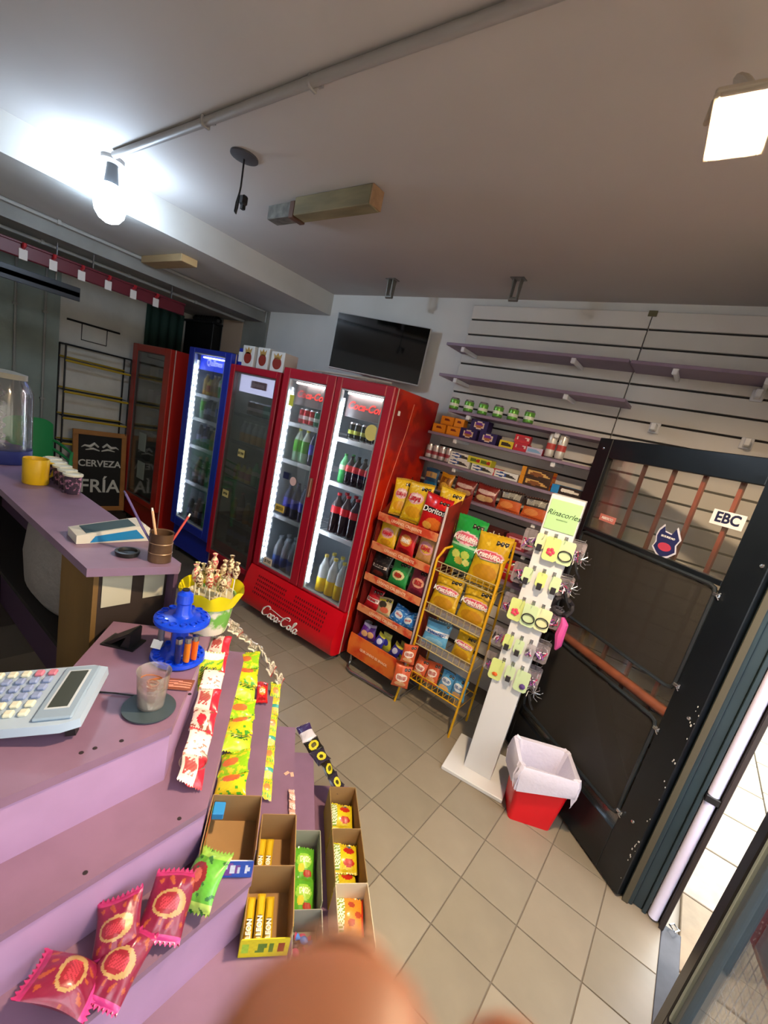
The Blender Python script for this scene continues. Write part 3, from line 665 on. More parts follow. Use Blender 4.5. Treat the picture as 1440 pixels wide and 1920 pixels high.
BAGD = {
    'chips_yellow': design('#e4bf22', [('n', 9, 11, .75, '#efd564'), ('e', .45, .60, .33, .14, '#e7b3bd'), ('e', .45, .60, .27, .10, '#f0dfe0'), ('t', .25, .55, .65, .64, '#c4475c'), ('e', .5, .26, .35, .14, '#d99f1c'), ('b', 0, .05, '#b58b12'), ('b', .95, 1, '#b58b12')] + seals(3)),
    'chips_red': design('#c91418', [('n', 7, 9, .7, '#e0342a'), ('r', .08, .52, .92, .66, '#1a1414'), ('e', .6, .25, .33, .16, '#e3772a'), ('e', .35, .18, .18, .1, '#efb04a'), ('b', 0, .05, '#8d0e12'), ('b', .95, 1, '#a00f14')] + seals(3)),
    'small_yellow': design('#ddb224', [('e', .5, .48, .34, .17, '#d9a0a0'), ('t', .22, .42, .76, .55, '#b8303c'), ('e', .5, .18, .3, .1, '#c48a1c')] + seals(3, r=.08)),
    'small_red': design('#bf1f25', [('e', .5, .50, .33, .19, '#d98a3a'), ('t', .25, .42, .75, .58, '#f0e0c8'), ('e', .5, .15, .35, .08, '#8f1016')] + seals(2, r=.08)),
    'small_peach': design('#d8a264', [('e', .5, .50, .38, .2, '#e3a0ae'), ('e', .5, .46, .28, .12, '#e9c04a'), ('t', .25, .42, .75, .56, '#b64a66'), ('b', .0, .12, '#d39a3c')] + seals(3, r=.08)),
    'small_black': design('#1a1413', [('r', .1, .40, .9, .50, '#d8cfc8'), ('t', .15, .42, .85, .48, '#2a1c1c'), ('e', .5, .2, .3, .1, '#5a1f1a'), ('n', 12, 15, .85, '#4b3b38')] + seals(2, r=.07)),
    'small_green': design('#2b8f45', [('e', .5, .45, .34, .17, '#d9d39a'), ('e', .5, .45, .2, .10, '#b8843a'), ('t', .3, .4, .7, .5, '#7c2a20'), ('b', .93, 1, '#c9d9a8')] + seals(3, r=.08)),
    'small_maroon': design('#8c2f44', [('e', .5, .5, .32, .17, '#e0a488'), ('t', .3, .42, .7, .56, '#a13038'), ('e', .5, .18, .32, .08, '#6d1f33')] + seals(3, r=.08)),
    'mini_red': design('#b31a22', [('r', .05, .35, .95, .55, '#e2d0cc'), ('t', .1, .38, .9, .52, '#5a1014')] + seals(3, r=.1)),
    'mini_multi': design('#c9b488', [('e', .4, .6, .3, .2, '#3e3a30'), ('e', .6, .3, .3, .16, '#d0684a'), ('b', .8, .9, '#d8cf3a')] + seals(2, r=.09)),
    'mini_blue': design('#2f7ccc', [('n', 9, 12, .6, '#9cc8ee'), ('e', .5, .5, .3, .2, '#d8e6ee'), ('t', .3, .44, .7, .56, '#c0303c')]),
    'mini_navy': design('#34309a', [('e', .5, .5, .3, .2, '#c9cfe8'), ('b', .8, 1, '#d2cc42')]),
    'mini_purple': design('#5b2a8c', [('e', .5, .4, .35, .2, '#e0b07a'), ('b', .85, 1, '#c9b8da')]),
    'mini_lime': design('#c3c238', [('e', .5, .5, .3, .2, '#3436a0'), ('b', .8, 1, '#dfe07a')]),
    'big_green': design('#1f9a3f', [('b', .40, .72, '#2f9f58'), ('e', .5, .60, .44, .12, '#e8c7cd'), ('e', .5, .60, .40, .09, '#d9657c'), ('t', .18, .55, .82, .65, '#f3e6ea'), ('b', .43, .47, '#a9e0b4'), ('e', .3, .28, .15, .075, '#c9d86a'), ('e', .62, .30, .15, .075, '#b9cf5a'), ('e', .45, .17, .15, .07, '#c5b04a'), ('e', .7, .17, .12, .06, '#d9dd80'), ('b', 0, .05, '#14702b')] + seals(3)),
    'big_yellow': design('#d0a91a', [('n', 6, 9, .8, '#e2c44a'), ('e', .5, .58, .44, .11, '#6a7a48'), ('e', .5, .59, .44, .10, '#e0b4bc'), ('e', .5, .59, .39, .075, '#cf5068'), ('t', .2, .55, .8, .63, '#f0dfe2'), ('e', .5, .26, .38, .16, '#c08c1e'), ('b', 0, .05, '#a88414')] + seals(3)),
    'crisp_blue': design('#5fa8d8', [('b', .45, .62, '#e3e9ee'), ('t', .1, .48, .9, .59, '#2f6fb0'), ('e', .5, .2, .38, .14, '#86bfe2'), ('b', .9, 1, '#3c5e74')] + seals(1)),
    'mini_orange': design('#c85a34', [('e', .5, .5, .36, .18, '#e9dccf'), ('t', .2, .42, .8, .58, '#a02a20'), ('e', .5, .2, .34, .12, '#dca77a')] + seals(2, r=.09)),
    'mini_sky': design('#4f97c9', [('e', .5, .55, .36, .18, '#d9e6ee'), ('t', .2, .47, .8, .63, '#2b5a9a'), ('e', .5, .2, .36, .14, '#d9b48a')] + seals(2, r=.09)),
    'candy_maroon': design('#7c1c3c', [('n', 13, 9, .72, '#9c4a2c'), ('e', .5, .5, .38, .2, '#a88a5a'), ('e', .45, .5, .27, .15, '#8a2430'), ('t', .28, .42, .72, .58, '#b03a4a'), ('b', 0, .1, '#d0408c'), ('b', .9, 1, '#a82a64')]),
    'candy_green': design('#5fae3c', [('e', .4, .5, .3, .26, '#8a2a30'), ('e', .42, .52, .16, .12, '#c9685a'), ('b', 0, .14, '#b5dc6a'), ('b', .86, 1, '#9ad05a'), ('n', 9, 9, .8, '#2f6a34')]),
}
BAGL = {'chips_yellow': ('Lays', .05, 'red', .60, -.05), 'chips_red': ('Doritos', .043, 'white', .59, 0), 'small_yellow': ('Lays', .04, 'red', .48, 0), 'small_red': ('Lays', .034, 'white', .5, 0), 'small_peach': ('Lays', .045, 'red', .5, 0),
        'small_green': ('3D', .045, 'red', .45, 0), 'small_maroon': ('3D', .045, 'red', .5, 0), 'small_black': ('Doritos', .028, 'black', .45, 0), 'big_green': ('Krachitos', .034, 'white', .60, 0), 'big_yellow': ('Krachitos', .038, 'white', .59, 0),
        'crisp_blue': ('Pehuamar', .026, 'blue', .53, 0), 'mini_red': ('Doritos', .022, 'red', .45, 0)}
LM = {'red': TXR, 'white': TXW, 'black': TXB, 'blue': mat('blue_print', '#24509a', .5)}
def bag(kind, w, h, t, loc, rz, tilt, label, group, roll=0., cat='bag', name='snack_bag'):
    me = bag_mesh((kind, w, h, t), w, h, t, BAGD[kind])
    o = ob(name, me, None, loc, (tilt, roll, rz)); tag(o, label, cat, group)
    if kind in BAGL and w > .09:
        b, s, c, v, x = BAGL[kind]; tx = text(b, s * w / .17, LM[c], o, (x * w, -t / 2 - .006, v * h), (math.pi / 2, 0, 0), bold=.0006, shear=.15)
    return o

# ------------------------------------------------------------ red snack rack (A)
ORG = mat('orange_red_lip', '#c8452a', .4, noise=(16, .35, .45, .6), color2='#d98a5a')
t = thing('snack_rack', 'red and orange snack rack with a pale side post, next to the wide red fridge', 'display rack', (-1.66, 2.30, 0))
rkw = .47; RD = .27
b_ = MB(); b_.tube([(0, .05, .02), (.05, -.03, .02), (.10, -.05, .02), (.46, -.02, .02), (.49, .02, .02), (.49, .25, .02), (.0, .25, .02)], .009, 8, closed=True)
b_.tube([(.49, .0, .02), (.49, .01, .13)], .009, 8).tube([(0.02, .03, .02), (.02, .03, .13)], .009, 8); b_.build('base_frame', CHROME, t)
MB().box(rkw, rkw + .012, -.004, .010, .03, 1.345, bev=.003).build('side_post', mat('pale_post', '#cfc3c6', .35), t)
MB().prism([(.01, .10), (RD, .10), (RD + .03, 1.42), (.01, 1.335)], rkw + .001, rkw + .008, axis='x').build('side_panel', mat('printed_side', '#a03024', .4, noise=(9, .5), color2='#6d2018'), t)
MB().prism([(.01, .10), (RD, .10), (RD + .03, 1.42), (.01, 1.15)], -.008, -.001, axis='x').build('side_panel', mat('printed_side_dark', '#6a1512', .5), t)
MB().box(0, rkw, RD - .004, RD, .1, 1.38).build('back_panel', mat('rack_back', '#3c3a3e', .6), t)
LIPZ = [1.13, .925, .70, .465, .225]
for k, z in enumerate(LIPZ):
    s_ = MB(); s_.prism([(.0, z + .0), (RD, z + .035), (RD, z + .039), (.0, z + .004)], 0, rkw, axis='x'); sh = s_.build('shelf', mat('rack_shelf', '#5b5250', .5), t)
    if k < 4: lp = MB().box(0, rkw, -.012, -.006, z - .012, z + .042, bev=.002).build('shelf_lip', ORG, t)
    else: lp = MB().prism([(-.012, z + .05), (-.02, z - .02), (-.012, z - .11), (-.004, z - .11), (-.010, z - .02), (-.004, z + .05)], 0, rkw, axis='x').build('shelf_lip', mat('orange_lip', '#cf3d1a', .35, noise=(7, .4, .45, .6), color2='#e0762c'), t)
    text(('LIVIANO, CRUJIENTE' if k < 4 else 'QUE LINDO ES SNACK'), .026 if k < 4 else .024, mat('cream_print', '#f1c9a8', .5), lp, (rkw / 2, -.0135 if k < 4 else -.0215, z + .014 if k < 4 else z - .03), bold=.0005)
ra = (-1.66, 2.30)
for k, (kd, x, y, z, w_, h_, lab, rz_) in enumerate((('chips_yellow', .06, .12, 1.16, .13, .25, 'tall yellow crisp bag at the far left of the red rack\'s top shelf', .5), ('chips_yellow', .20, .09, 1.155, .19, .27, 'wide yellow crisp bag in the middle of the red rack\'s top shelf', 0),
        ('chips_red', .375, .05, 1.145, .20, .24, 'red tortilla chip bag on the red rack\'s top shelf', 0), ('chips_yellow', .40, .15, 1.17, .17, .27, 'yellow crisp bag behind the red tortilla bag', 0.1))):
    bag(kd, w_, h_, .055, (ra[0] + x, ra[1] + y, z), rz_, -.10, lab, None)
for k, (kd, lab) in enumerate((('small_yellow', 'small yellow crisp bag on the red rack\'s second shelf'), ('small_red', 'small red crisp bag on the red rack\'s second shelf'), ('small_peach', 'peach crisp bag on the red rack\'s second shelf'))):
    bag(kd, .145, .205, .05, (ra[0] + .07 + k * .158, ra[1] + .045, .94), (.1, 0, -.05)[k], -.12, lab, None)
    bag(kd, .14, .20, .045, (ra[0] + .08 + k * .155, ra[1] + .115, .95), (.0, 0.05, -.05)[k], -.12, lab.replace('on the red', 'behind its twin on the red'), None)
for k, (kd, lab) in enumerate((('small_black', 'small black tortilla bag on the red rack\'s third shelf'), ('small_green', 'small green corn bag on the red rack\'s third shelf'), ('small_maroon', 'small maroon corn bag on the red rack\'s third shelf'))):
    bag(kd, .15, .19, .05, (ra[0] + .075 + k * .16, ra[1] + .045, .715), (.1, 0, -.05)[k], -.12, lab, None)
    bag(kd, .145, .185, .045, (ra[0] + .08 + k * .155, ra[1] + .115, .725), (.0, 0.05, -.05)[k], -.12, lab.replace('on the red', 'behind its twin on the red'), None)
for k, (kd, lab, ro, h_) in enumerate((('mini_red', 'little red snack bag leaning on the red rack\'s fourth shelf', .1, .15), ('mini_multi', 'little cream snack bag with dark print on the red rack\'s fourth shelf', -.2, .12), ('mini_blue', 'crumpled light blue snack bag on the red rack\'s fourth shelf, left one', .5, .12), ('mini_blue', 'crumpled light blue snack bag on the red rack\'s fourth shelf, right one', -.5, .11))):
    bag(kd, .115, h_, .045, (ra[0] + .07 + k * .11, ra[1] + .05, .478), .1 - .05 * k, -.25, lab, None, roll=ro * .5)
for k, kd in enumerate(('mini_purple', 'mini_purple', 'mini_navy', 'mini_lime', 'mini_navy', 'mini_lime')):
    bag(kd, .075, .11 + .01 * (k % 2), .035, (ra[0] + .06 + k * .07, ra[1] + .045 + .02 * (k % 2), .24), .3 - .1 * k, -.2, 'tiny %s packet, %s on the bottom shelf of the red rack' % ({'mini_purple': 'purple', 'mini_navy': 'navy', 'mini_lime': 'yellow-green'}[kd], ordl(k, 6)), 'packets on the bottom of the red rack', roll=.25 * (-1) ** k)
o = MB().lathe([(0, 0), (.024, 0), (.03, .10), (.027, .10), (.022, .004), (0, .004)], 14, (ra[0] + .05, ra[1] + .10, .35)).build('plastic_cup', mat('grey_cup', '#9a97a0', .4)); o.location = (0, 0, -.10)
tag(o, 'grey ribbed cup at the left end of the red rack\'s bottom shelf', 'cup')
# loose orange bags hanging on the post between the racks
bag('mini_orange', .11, .16, .04, (-1.145, 2.22, .155), .5, .02, 'orange snack bag hanging low between the two racks', None)
bag('mini_orange', .09, .13, .035, (-1.14, 2.23, .33), .4, .02, 'orange and white snack bag hanging between the racks, upper one', None)

# ------------------------------------------------------------ yellow wire rack (B)
t = thing('wire_rack', 'yellow wire snack rack on thin legs beside the white stand', 'display rack', (-1.15, 2.28, 0))
bw = .40
for (pts) in ([(-.03, .0, 0), (0, .0, .35), (0.0, 0, .9), (0, 0, 1.03), (.02, .03, 1.10), (.04, .18, 1.12)], [(bw - .01, 0, 0), (bw, 0, .5), (bw, 0, 1.06), (bw - .02, .04, 1.13), (bw - .04, .18, 1.14)], [(.0, .26, 0), (.0, .24, .5), (.03, .18, 1.25)], [(bw - .01, .25, 0), (bw - .01, .24, .5), (bw - .03, .18, 1.25)]):
    MB().tube(pts, .0075, 8).build('post', YEL, t)
for k, z in enumerate((.96, .69, .455, .215)):
    s_ = MB(); s_.tube([(0, 0, z), (bw, 0, z), (bw, .24, z), (0, .24, z)], .004, 6, closed=True).tube([(0, 0, z + .055), (bw, 0, z + .055)], .0035, 6)
    for q in range(11): x = bw * q / 10; s_.tube([(x, 0, z + .055), (x, 0, z), (x, .24, z)], .002, 5)
    s_.build('wire_basket', YEL if k == 3 else mat('pale_wire', '#b9aa7a', .4), t)
    if k in (1, 2): MB().box(.02, bw - .01, .006, .009, z + .0, z + .05).build('acrylic_lip', panemat('acrylic', refl=.06, opacity=.35, dcol='#b5b1b4'), t)
rb = (-1.15, 2.28)
bag('big_green', .20, .33, .07, (rb[0] + .105, rb[1] + .10, .985), .05, -.12, 'large green crisp bag on top of the yellow rack', None)
bag('big_yellow', .205, .31, .08, (rb[0] + .29, rb[1] + .06, .965), .05, -.10, 'large yellow crisp bag on top of the yellow rack', None)
bag('big_yellow', .19, .24, .06, (rb[0] + .09, rb[1] + .06, .70), .05, -.12, 'yellow crisp bag with pink oval, left on the yellow rack\'s second level', None)
bag('big_yellow', .20, .25, .07, (rb[0] + .295, rb[1] + .05, .70), -.02, -.12, 'yellow crisp bag with pink oval, right on the yellow rack\'s second level', None)
bag('crisp_blue', .17, .17, .05, (rb[0] + .10, rb[1] + .06, .465), .15, -.15, 'light blue crisp bag on the yellow rack\'s third level', None)
bag('big_yellow', .14, .19, .05, (rb[0] + .30, rb[1] + .05, .465), -.05, -.15, 'smaller yellow crisp bag on the yellow rack\'s third level', None)
for k, kd in enumerate(('mini_orange', 'mini_orange', 'mini_sky', 'mini_sky')):
    bag(kd, .095, .13 + .01 * (k % 2), .045, (rb[0] + .055 + k * .098, rb[1] + .055, .222), 0, -.2, '%s snack packet, %s in the lowest basket of the yellow rack' % (('orange and white', 'orange and white', 'sky blue', 'sky blue')[k], ordl(k, 4)), 'packets in the lowest basket of the yellow rack', roll=.06 * (-1) ** k)

# ------------------------------------------------------------ white accessory stand (C)
CR = math.radians(9)
t = thing('accessory_stand', 'white column stand with green sign, hung with hair accessories', 'display stand', (-.575, 2.12, 0), CR)
MB().box(-.10, .245, -.09, .26, 0, .022, bev=.003).build('base_plate', mat('stand_white', '#d6dade', .35), t)
MB().box(0, .155, 0, .12, .022, 1.595, bev=.002).build('column', mat('stand_white', '#d6dade', .35), t)
sg = MB().box(.008, .150, -.004, 0, 1.43, 1.575, bev=.001).build('sign_panel', mat('mint_sign', '#a9d79a', .45), t)
text('Rinacorles', .036, mat('sign_ink', '#2f4a33', .5), sg, (.08, -.0048, 1.512), shear=.35)
text('accesorios', .012, mat('sign_ink2', '#6a8a6a', .5), sg, (.08, -.0048, 1.485))
rowsz = [1.405, 1.225, 1.055, .86, .71]
hk = MB()
for z in rowsz:
    for x in (.03, .078, .126):
        MB().tube([(x, 0, z), (x, -.045, z + .002), (x, -.05, z + .012)], .0018, 5).box(x - .008, x + .008, -.003, 0, z - .012, z + .012).build('hook', CHROME, t)
    for y in (.03, .09):
        MB().tube([(.155, y, z), (.205, y, z + .002), (.21, y, z + .012)], .0018, 5).build('hook', CHROME, t)
MC = Matrix.Translation((-.575, 2.12, 0)) @ Matrix.Rotation(CR, 4, 'Z')
cardg = [mat('card_green', '#cfe08c', .5), mat('card_pale', '#dbe3b4', .5), mat('card_mint', '#c4dcae', .5)]
def card(x, y, z, w_, h_, look, label, side=False, rx=0.):
    p = MC @ Vector((x, y, z)); t = thing('accessory_card', label, 'hair accessory', p, (rx, 0, CR + (math.pi / 2 if side else 0)), 'hair accessories on the white stand')
    bev = [(-w_ / 2 + .006, 0), (w_ / 2 - .006, 0), (w_ / 2, -.008), (w_ / 2, -h_ + .01), (w_ / 2 - .01, -h_), (-w_ / 2 + .01, -h_), (-w_ / 2, -h_ + .01), (-w_ / 2, -.008)]
    MB().prism(bev, -.001, .001, axis='y').build('card', R_.choice(cardg) if look != 'bag' else panemat('poly_bag', refl=.12, opacity=.3, rough=.15, dcol='#b9b0b6'), t)
    if look == 'flower': 
        f = MB()
        for k in range(5):
            a = k * 1.257; f.lathe([(0, -.003), (.009, 0), (0, .003)], 8, (.012 * math.cos(a), -.005, -h_ * .6 + .012 * math.sin(a)), rot=Matrix.Rotation(math.pi / 2, 3, 'X'))
        f.build('flower', mat('coral', '#d8455f', .5), t)
    elif look == 'orange':
        MB().lathe([(0, -.003), (.012, 0), (0, .004)], 6, (.0, -.005, -h_ * .72), rot=Matrix.Rotation(math.pi / 2, 3, 'X'), sx=1.3).build('clip', mat('orange_clip', '#d8652a', .4), t)
    elif look == 'band':
        MB().tube([(.03 * math.cos(a * .33), -.006, -h_ * .62 + .024 * math.sin(a * .33)) for a in range(19)], .003, 6, closed=True).build('elastic', BLACK, t)
    elif look == 'clip':
        MB().box(-.012, .012, -.006, -.001, -h_ - .012, -h_ * .7, bev=.003).build('clip', mat('dark_clip', '#3a3a40', .3, .4), t)
    elif look == 'purple':
        MB().lathe([(0, -.004), (.016, 0), (0, .005)], 7, (.01, -.006, -h_ * .7), rot=Matrix.Rotation(math.pi / 2, 3, 'X')).build('bow', mat('violet_bow', '#5a4284', .5), t)
    elif look == 'bag':
        for k in range(4):
            MB().tube([(R_.uniform(-.02, .02), -.004 - .002 * k, -h_ * R_.uniform(.3, .9)), (R_.uniform(-.02, .02), -.006, -h_ * R_.uniform(.3, .9)), (R_.uniform(-.02, .02), -.004, -h_ * R_.uniform(.3, .9))], .003, 5).build('bauble', mat('bauble_%d' % (k % 4), ('#c03a6a', '#e6e2ee', '#2a2a30', '#8a5aa8')[k % 4], .3), t)
    return t
rn = ['top', 'second', 'third', 'fourth', 'lowest']
looks = [['clip', 'flower', 'band'], ['clip', 'clip', 'clip'], ['flower', 'band', 'band'], ['clip', 'clip', 'bag'], ['orange', 'clip', 'purple']]
for r, z in enumerate(rowsz):
    for c_, x in enumerate((.03, .078, .126)):
        lk = looks[r][c_]; big = lk in ('flower', 'band', 'orange', 'purple')
        ds = {'clip': 'small pear-shaped green card with a dark clip', 'flower': 'pale green card with a coral flower', 'band': 'green card holding black hair elastics', 'bag': 'clear bag of small hair ornaments', 'orange': 'yellow-green card with an orange clip', 'purple': 'pale card with a violet bow'}[lk]
        xx = x + ((-.022, .0, .018)[c_] if big or r == 1 else (-.01, 0, .01)[c_])
        card(xx, -.012 - .012 * (c_ % 2) - .004 * c_, z - .004, .068 if big else .046, .115 if big else .075, lk, '%s, %s, in %s row' % (ds, ('left', 'centre', 'right')[c_], rn[r] + ' stand'), rx=.0)
    for k, y in enumerate((.03, .09)):
        for s_ in range(2):
            card(.175 + .018 * s_, y + .006, z - .004, .055, .10, 'bag', "clear ornament bag on white stand's right side, %s row, %s" % (rn[r], ('front inner', 'front outer', 'rear inner', 'rear outer')[k * 2 + s_]), rx=0.)
    for s_ in range(2):
        card(-.028 - .02 * s_, .05, z - .006, .05, .11, 'bag', "clear ornament bag on white stand's left side, %s row, %s" % (rn[r], ('inner', 'outer')[s_]))
t = thing('hair_scrunchie', 'bright pink hair scrunchie hanging on the right of the white stand', 'hair accessory', MC @ Vector((.225, .03, .99)), CR)
MB().tube([(0, 0, .04), (.015, -.005, .01), (.012, 0, -.05), (.02, -.004, -.10), (.015, 0, -.13)], [.008, .02, .024, .018, .006], 8).build('fabric_loop', mat('hot_pink', '#d1509a', .5), t)
t = thing('hair_scrunchie', 'black lace scrunchie hanging above the pink one', 'hair accessory', MC @ Vector((.205, .03, 1.08)), CR)
MB().tube([(.045 * math.cos(a * .5), .012 * math.sin(a * 2.1), .045 * math.sin(a * .5)) for a in range(13)], .012, 6, closed=True).build('lace_loop', mat('black_lace', '#1e1b22', .7), t)
for k, z in enumerate((1.33, .60, 1.18)):
    t = thing('hair_claw', 'bundle of silver hair claws at the right of the white stand, %s' % ('near the sign', 'lowest', 'in the middle')[k], 'hair accessory', MC @ Vector((.215, .02, z)), CR)
    m_ = MB()
    for q in range(9): a = q * .7; m_.tube([(0, 0, 0), (.03 * math.cos(a), .01, .03 * math.sin(a)), (.045 * math.cos(a + .5), -.008, .045 * math.sin(a + .5))], .0022, 5)
    m_.build('claw_tines', CHROME, t); MB().tube([(-.02, 0, -.02), (.0, -.01, -.06), (.02, 0, -.09)], .006, 6).build('claw_body', BLACK, t)

# ------------------------------------------------------------ waste bin
t = thing('waste_bin', 'red rectangular waste bin with white liner on the tiles', 'bin', (-.205, 2.135, 0), math.radians(28))
def rr(w_, d_, r, z, n=5, jit=0):
    pts = []
    for cx, cy, a0 in ((w_ - r, d_ - r, 0), (-w_ + r, d_ - r, 90), (-w_ + r, -d_ + r, 180), (w_ - r, -d_ + r, 270)):
        for k in range(n):
            a = math.radians(a0 + 90 * k / (n - 1)); pts.append((cx + r * math.cos(a), cy + r * math.sin(a), z + (R_.uniform(-jit, jit) if jit else 0)))
    return pts
def loft(rings, m=0, cap=True, smooth=True, mb=None):
    mb = mb or MB(); n = len(rings[0]); vs = [p for r in rings for p in r]; fs = []
    for i in range(len(rings) - 1):
        for k in range(n): k2 = (k + 1) % n; fs.append((i * n + k, i * n + k2, (i + 1) * n + k2, (i + 1) * n + k))
    if cap: fs.append(tuple(range(n))[::-1])
    return mb.add(vs, fs, m, smooth=smooth)
loft([rr(.105, .082, .02, 0), rr(.135, .105, .025, .315), rr(.13, .10, .025, .315), rr(.10, .078, .02, .01)], cap=True).build('bin_body', mat('bin_red', '#e01020', .35), t)
lr = []
for (w_, d_, z, j) in ((.150, .119, .215, .034), (.157, .126, .265, .014), (.154, .124, .315, .005), (.147, .117, .338, .005), (.128, .099, .333, .004), (.114, .085, .285, .008), (.102, .074, .18, .012), (.086, .062, .06, .01)): 
    r_ = rr(w_, d_, .028, z, 8); jj = .007 if z < .3 and w_ > .14 else .003; lr.append([(x + R_.uniform(-jj, jj), y + R_.uniform(-jj, jj), zz + R_.uniform(-j, j)) for x, y, zz in r_])
lm = loft(lr, cap=False, smooth=False); lm.build('bin_liner', mat('liner_film', '#dcd9ec', .3, bump=(45, .4, .006), coat=.3), t)

# ------------------------------------------------------------ open black steel door
DA = math.radians(143.3); DU = Vector((math.cos(DA), math.sin(DA), 0))
blk = mat('black_gloss_paint', '#10161c', .3, noise=(5, .35), bump=(18, .2), coat=.2); brn = mat('brown_bar', '#93402c', .4)
t = tag(ob('door_1', None, None, (.262, 2.03, 0), DA), 'open black steel door with glass top and dark mesh panels', 'door'); t['kind'] = 'structure'
# local x from hinge to free edge, local -y faces away from camera? camera side is +y
W_ = 1.0; H_ = 1.925
MB().box(.0, .125, -.022, .022, .012, H_, bev=.003).build('hinge_stile', blk, t)
MB().box(.905, W_, -.022, .022, .012, H_, bev=.003).build('lock_stile', blk, t)
MB().box(.125, .905, -.022, .022, 1.825, H_, bev=.003).build('top_rail', blk, t)
MB().box(.125, .905, -.022, .022, .012, .235, bev=.003).build('bottom_rail', blk, t)
MB().box(.125, .905, -.02, .02, 1.425, 1.447, bev=.003).build('middle_rail', blk, t)
MB().box(.125, .905, -.006, .002, .235, 1.825).build('glass_pane', panemat('door_glass', refl=.02, opacity=.06, dcol='#a9a797'), t)
for x in (.227, .383, .533, .697): MB().box(x - .009, x + .009, -.034, -.018, .20, 1.84, bev=.002).build('security_bar', brn, t)
MB().tube([(.10, -.005, .845), (.92, -.005, .83)], .024, 10).build('push_bar', mat('brown_tube', '#7c4630', .45, noise=(14, .3)), t)
scr = panemat('dark_mesh', refl=.0, opacity=.72, rough=.3, dcol='#3b3936')
for (z0, z1, w0, w1, nm) in ((.955, 1.42, .135, .90, 'upper'), (.30, .80, .14, .895, 'lower')):
    fr_ = MB().tube([(w0 + .03, .018, z0), (w1 - .03, .018, z0), (w1 - .008, .018, z0 + .008), (w1, .018, z0 + .03), (w1, .018, z1 - .03), (w1 - .008, .018, z1 - .008), (w1 - .03, .018, z1), (w0 + .03, .018, z1), (w0 + .008, .018, z1 - .008), (w0, .018, z1 - .03), (w0, .018, z0 + .03), (w0 + .008, .018, z0 + .008)], .009, 8, closed=True).build('mesh_frame', mat('mesh_frame_dark', '#22282c', .35), t)
    MB().box(w0 + .004, w1 - .004, .014, .016, z0 + .004, z1 - .004).build('mesh_sheet', scr, fr_)
    for zz in (z0 + .03, z1 - .03): MB().box(w0 - .028, w0 + .002, .014, .03, zz - .008, zz + .008, bev=.003).tube([(w0 - .03, .03, zz - .014), (w0 - .02, .036, zz), (w0 - .03, .03, zz + .014)], .003, 5).build('latch', CHROME, fr_)
for (x, z) in ((.02, 1.55), (.03, .9), (.06, .35), (.95, 1.87), (.09, 1.87)): MB().lathe([(0, .006), (.007, .004), (.008, 0), (0, 0)], 10, (x, .023, z), rot=Matrix.Rotation(-math.pi / 2, 3, 'X')).build('bolt', CHROME, t)
for k in range(14): pass
chips = MB()
for k in range(26):
    z = R_.choice((R_.gauss(.65, .1), R_.gauss(.95, .06), R_.gauss(.25, .08))); z = max(.03, min(1.6, z)); x = R_.uniform(.002, .02); s_ = R_.uniform(.0015, .005)
    chips.box(x, x + s_, .0222, .0232, z, z + s_ * 2)
c_ = chips.build('paint_chips', mat('chipped_white', '#c9c9c6', .6), t); c_['kind'] = 'stuff'
# stickers on the glass (seen from inside)
def dtext(b, s, m, p, x, z, y=.006, **k): return text(b, s, m, p, (x, y, z), (math.pi / 2, 0, math.pi), **k)
st = MB().box(.145, .275, .004, .0055, 1.645, 1.705, bev=.0005).build('sticker', mat('sticker_white', '#dcdce0', .5), t); dtext('EBC', .056, mat('navy_ink', '#1c2140', .5), st, .21, 1.676, .0062, bold=.0016)
bd = [(.035, 1.59), (.05, 1.555), (.088, 1.56), (.1, 1.588), (.12, 1.56), (.125, 1.53), (.115, 1.50), (.125, 1.475), (.095, 1.45), (.065, 1.435), (.03, 1.45), (.0, 1.478), (.012, 1.51), (.0, 1.54)]
bd = [(.355 + x, z) for x, z in bd]
b0 = MB().prism(bd, .004, .0052, axis='y').build('badge_sticker', mat('badge_edge', '#c9cbdc', .5), t)
cx, cz = .42, 1.51; MB().prism([(cx + (x - cx) * .88, cz + (z - cz) * .88) for x, z in bd], .0052, .006, axis='y').build('badge_face', mat('badge_navy', '#1f2558', .5), b0)
MB().lathe([(0, 0), (.034, 0), (.034, .001), (0, .001)], 16, (.418, .0065, 1.49), rot=Matrix.Rotation(math.pi / 2, 3, 'X'), sy=.55).build('badge_emblem', mat('badge_red', '#b53a54', .5), b0)
dtext('SEGURIDAD', .013, TXW, b0, .418, 1.535, .0068)
st = MB().box(.725, .835, .004, .0055, 1.505, 1.54).build('sticker', mat('sticker_coral', '#c97a70', .5), t); dtext('ABIERTO', .02, TXW, st, .78, 1.522, .0062)

# jamb, frame posts and bright tube
jm = mat('blue_green_frame', '#26363c', .4, noise=(4, .2)); sm_ = mat('grey_frame', '#3a454b', .35)
j = struct('trim_7', MB().box(.272, .312, 2.03, 2.11, 0, 2.25, bev=.003).box(.312, .35, 2.045, 2.11, 0, 2.25, bev=.003).box(.35, .366, 2.035, 2.11, 0, 2.25, bev=.002), [jm], label='dark blue-green door jamb')
MB().box(.2725, .296, 2.022, 2.030, 0.0, 2.25, bev=.001).build('jamb_strip', mat('olive_strip', '#4a4638', .5), j)
MB().tube([(.392, 2.045, .012), (.392, 2.045, .62)], .021, 14).tube([(.392, 2.045, .65), (.392, 2.045, 1.3)], .021, 14).tube([(.392, 2.045, 1.33), (.392, 2.045, 2.2)], .021, 14).build('white_tube', mat('white_tube_paint', '#d9d6ee', .35), j)
MB().box(.368, .418, 2.02, 2.07, .62, .65, bev=.003).box(.368, .418, 2.02, 2.07, 1.30, 1.33, bev=.003).build('tube_clamp', BLACK, j)
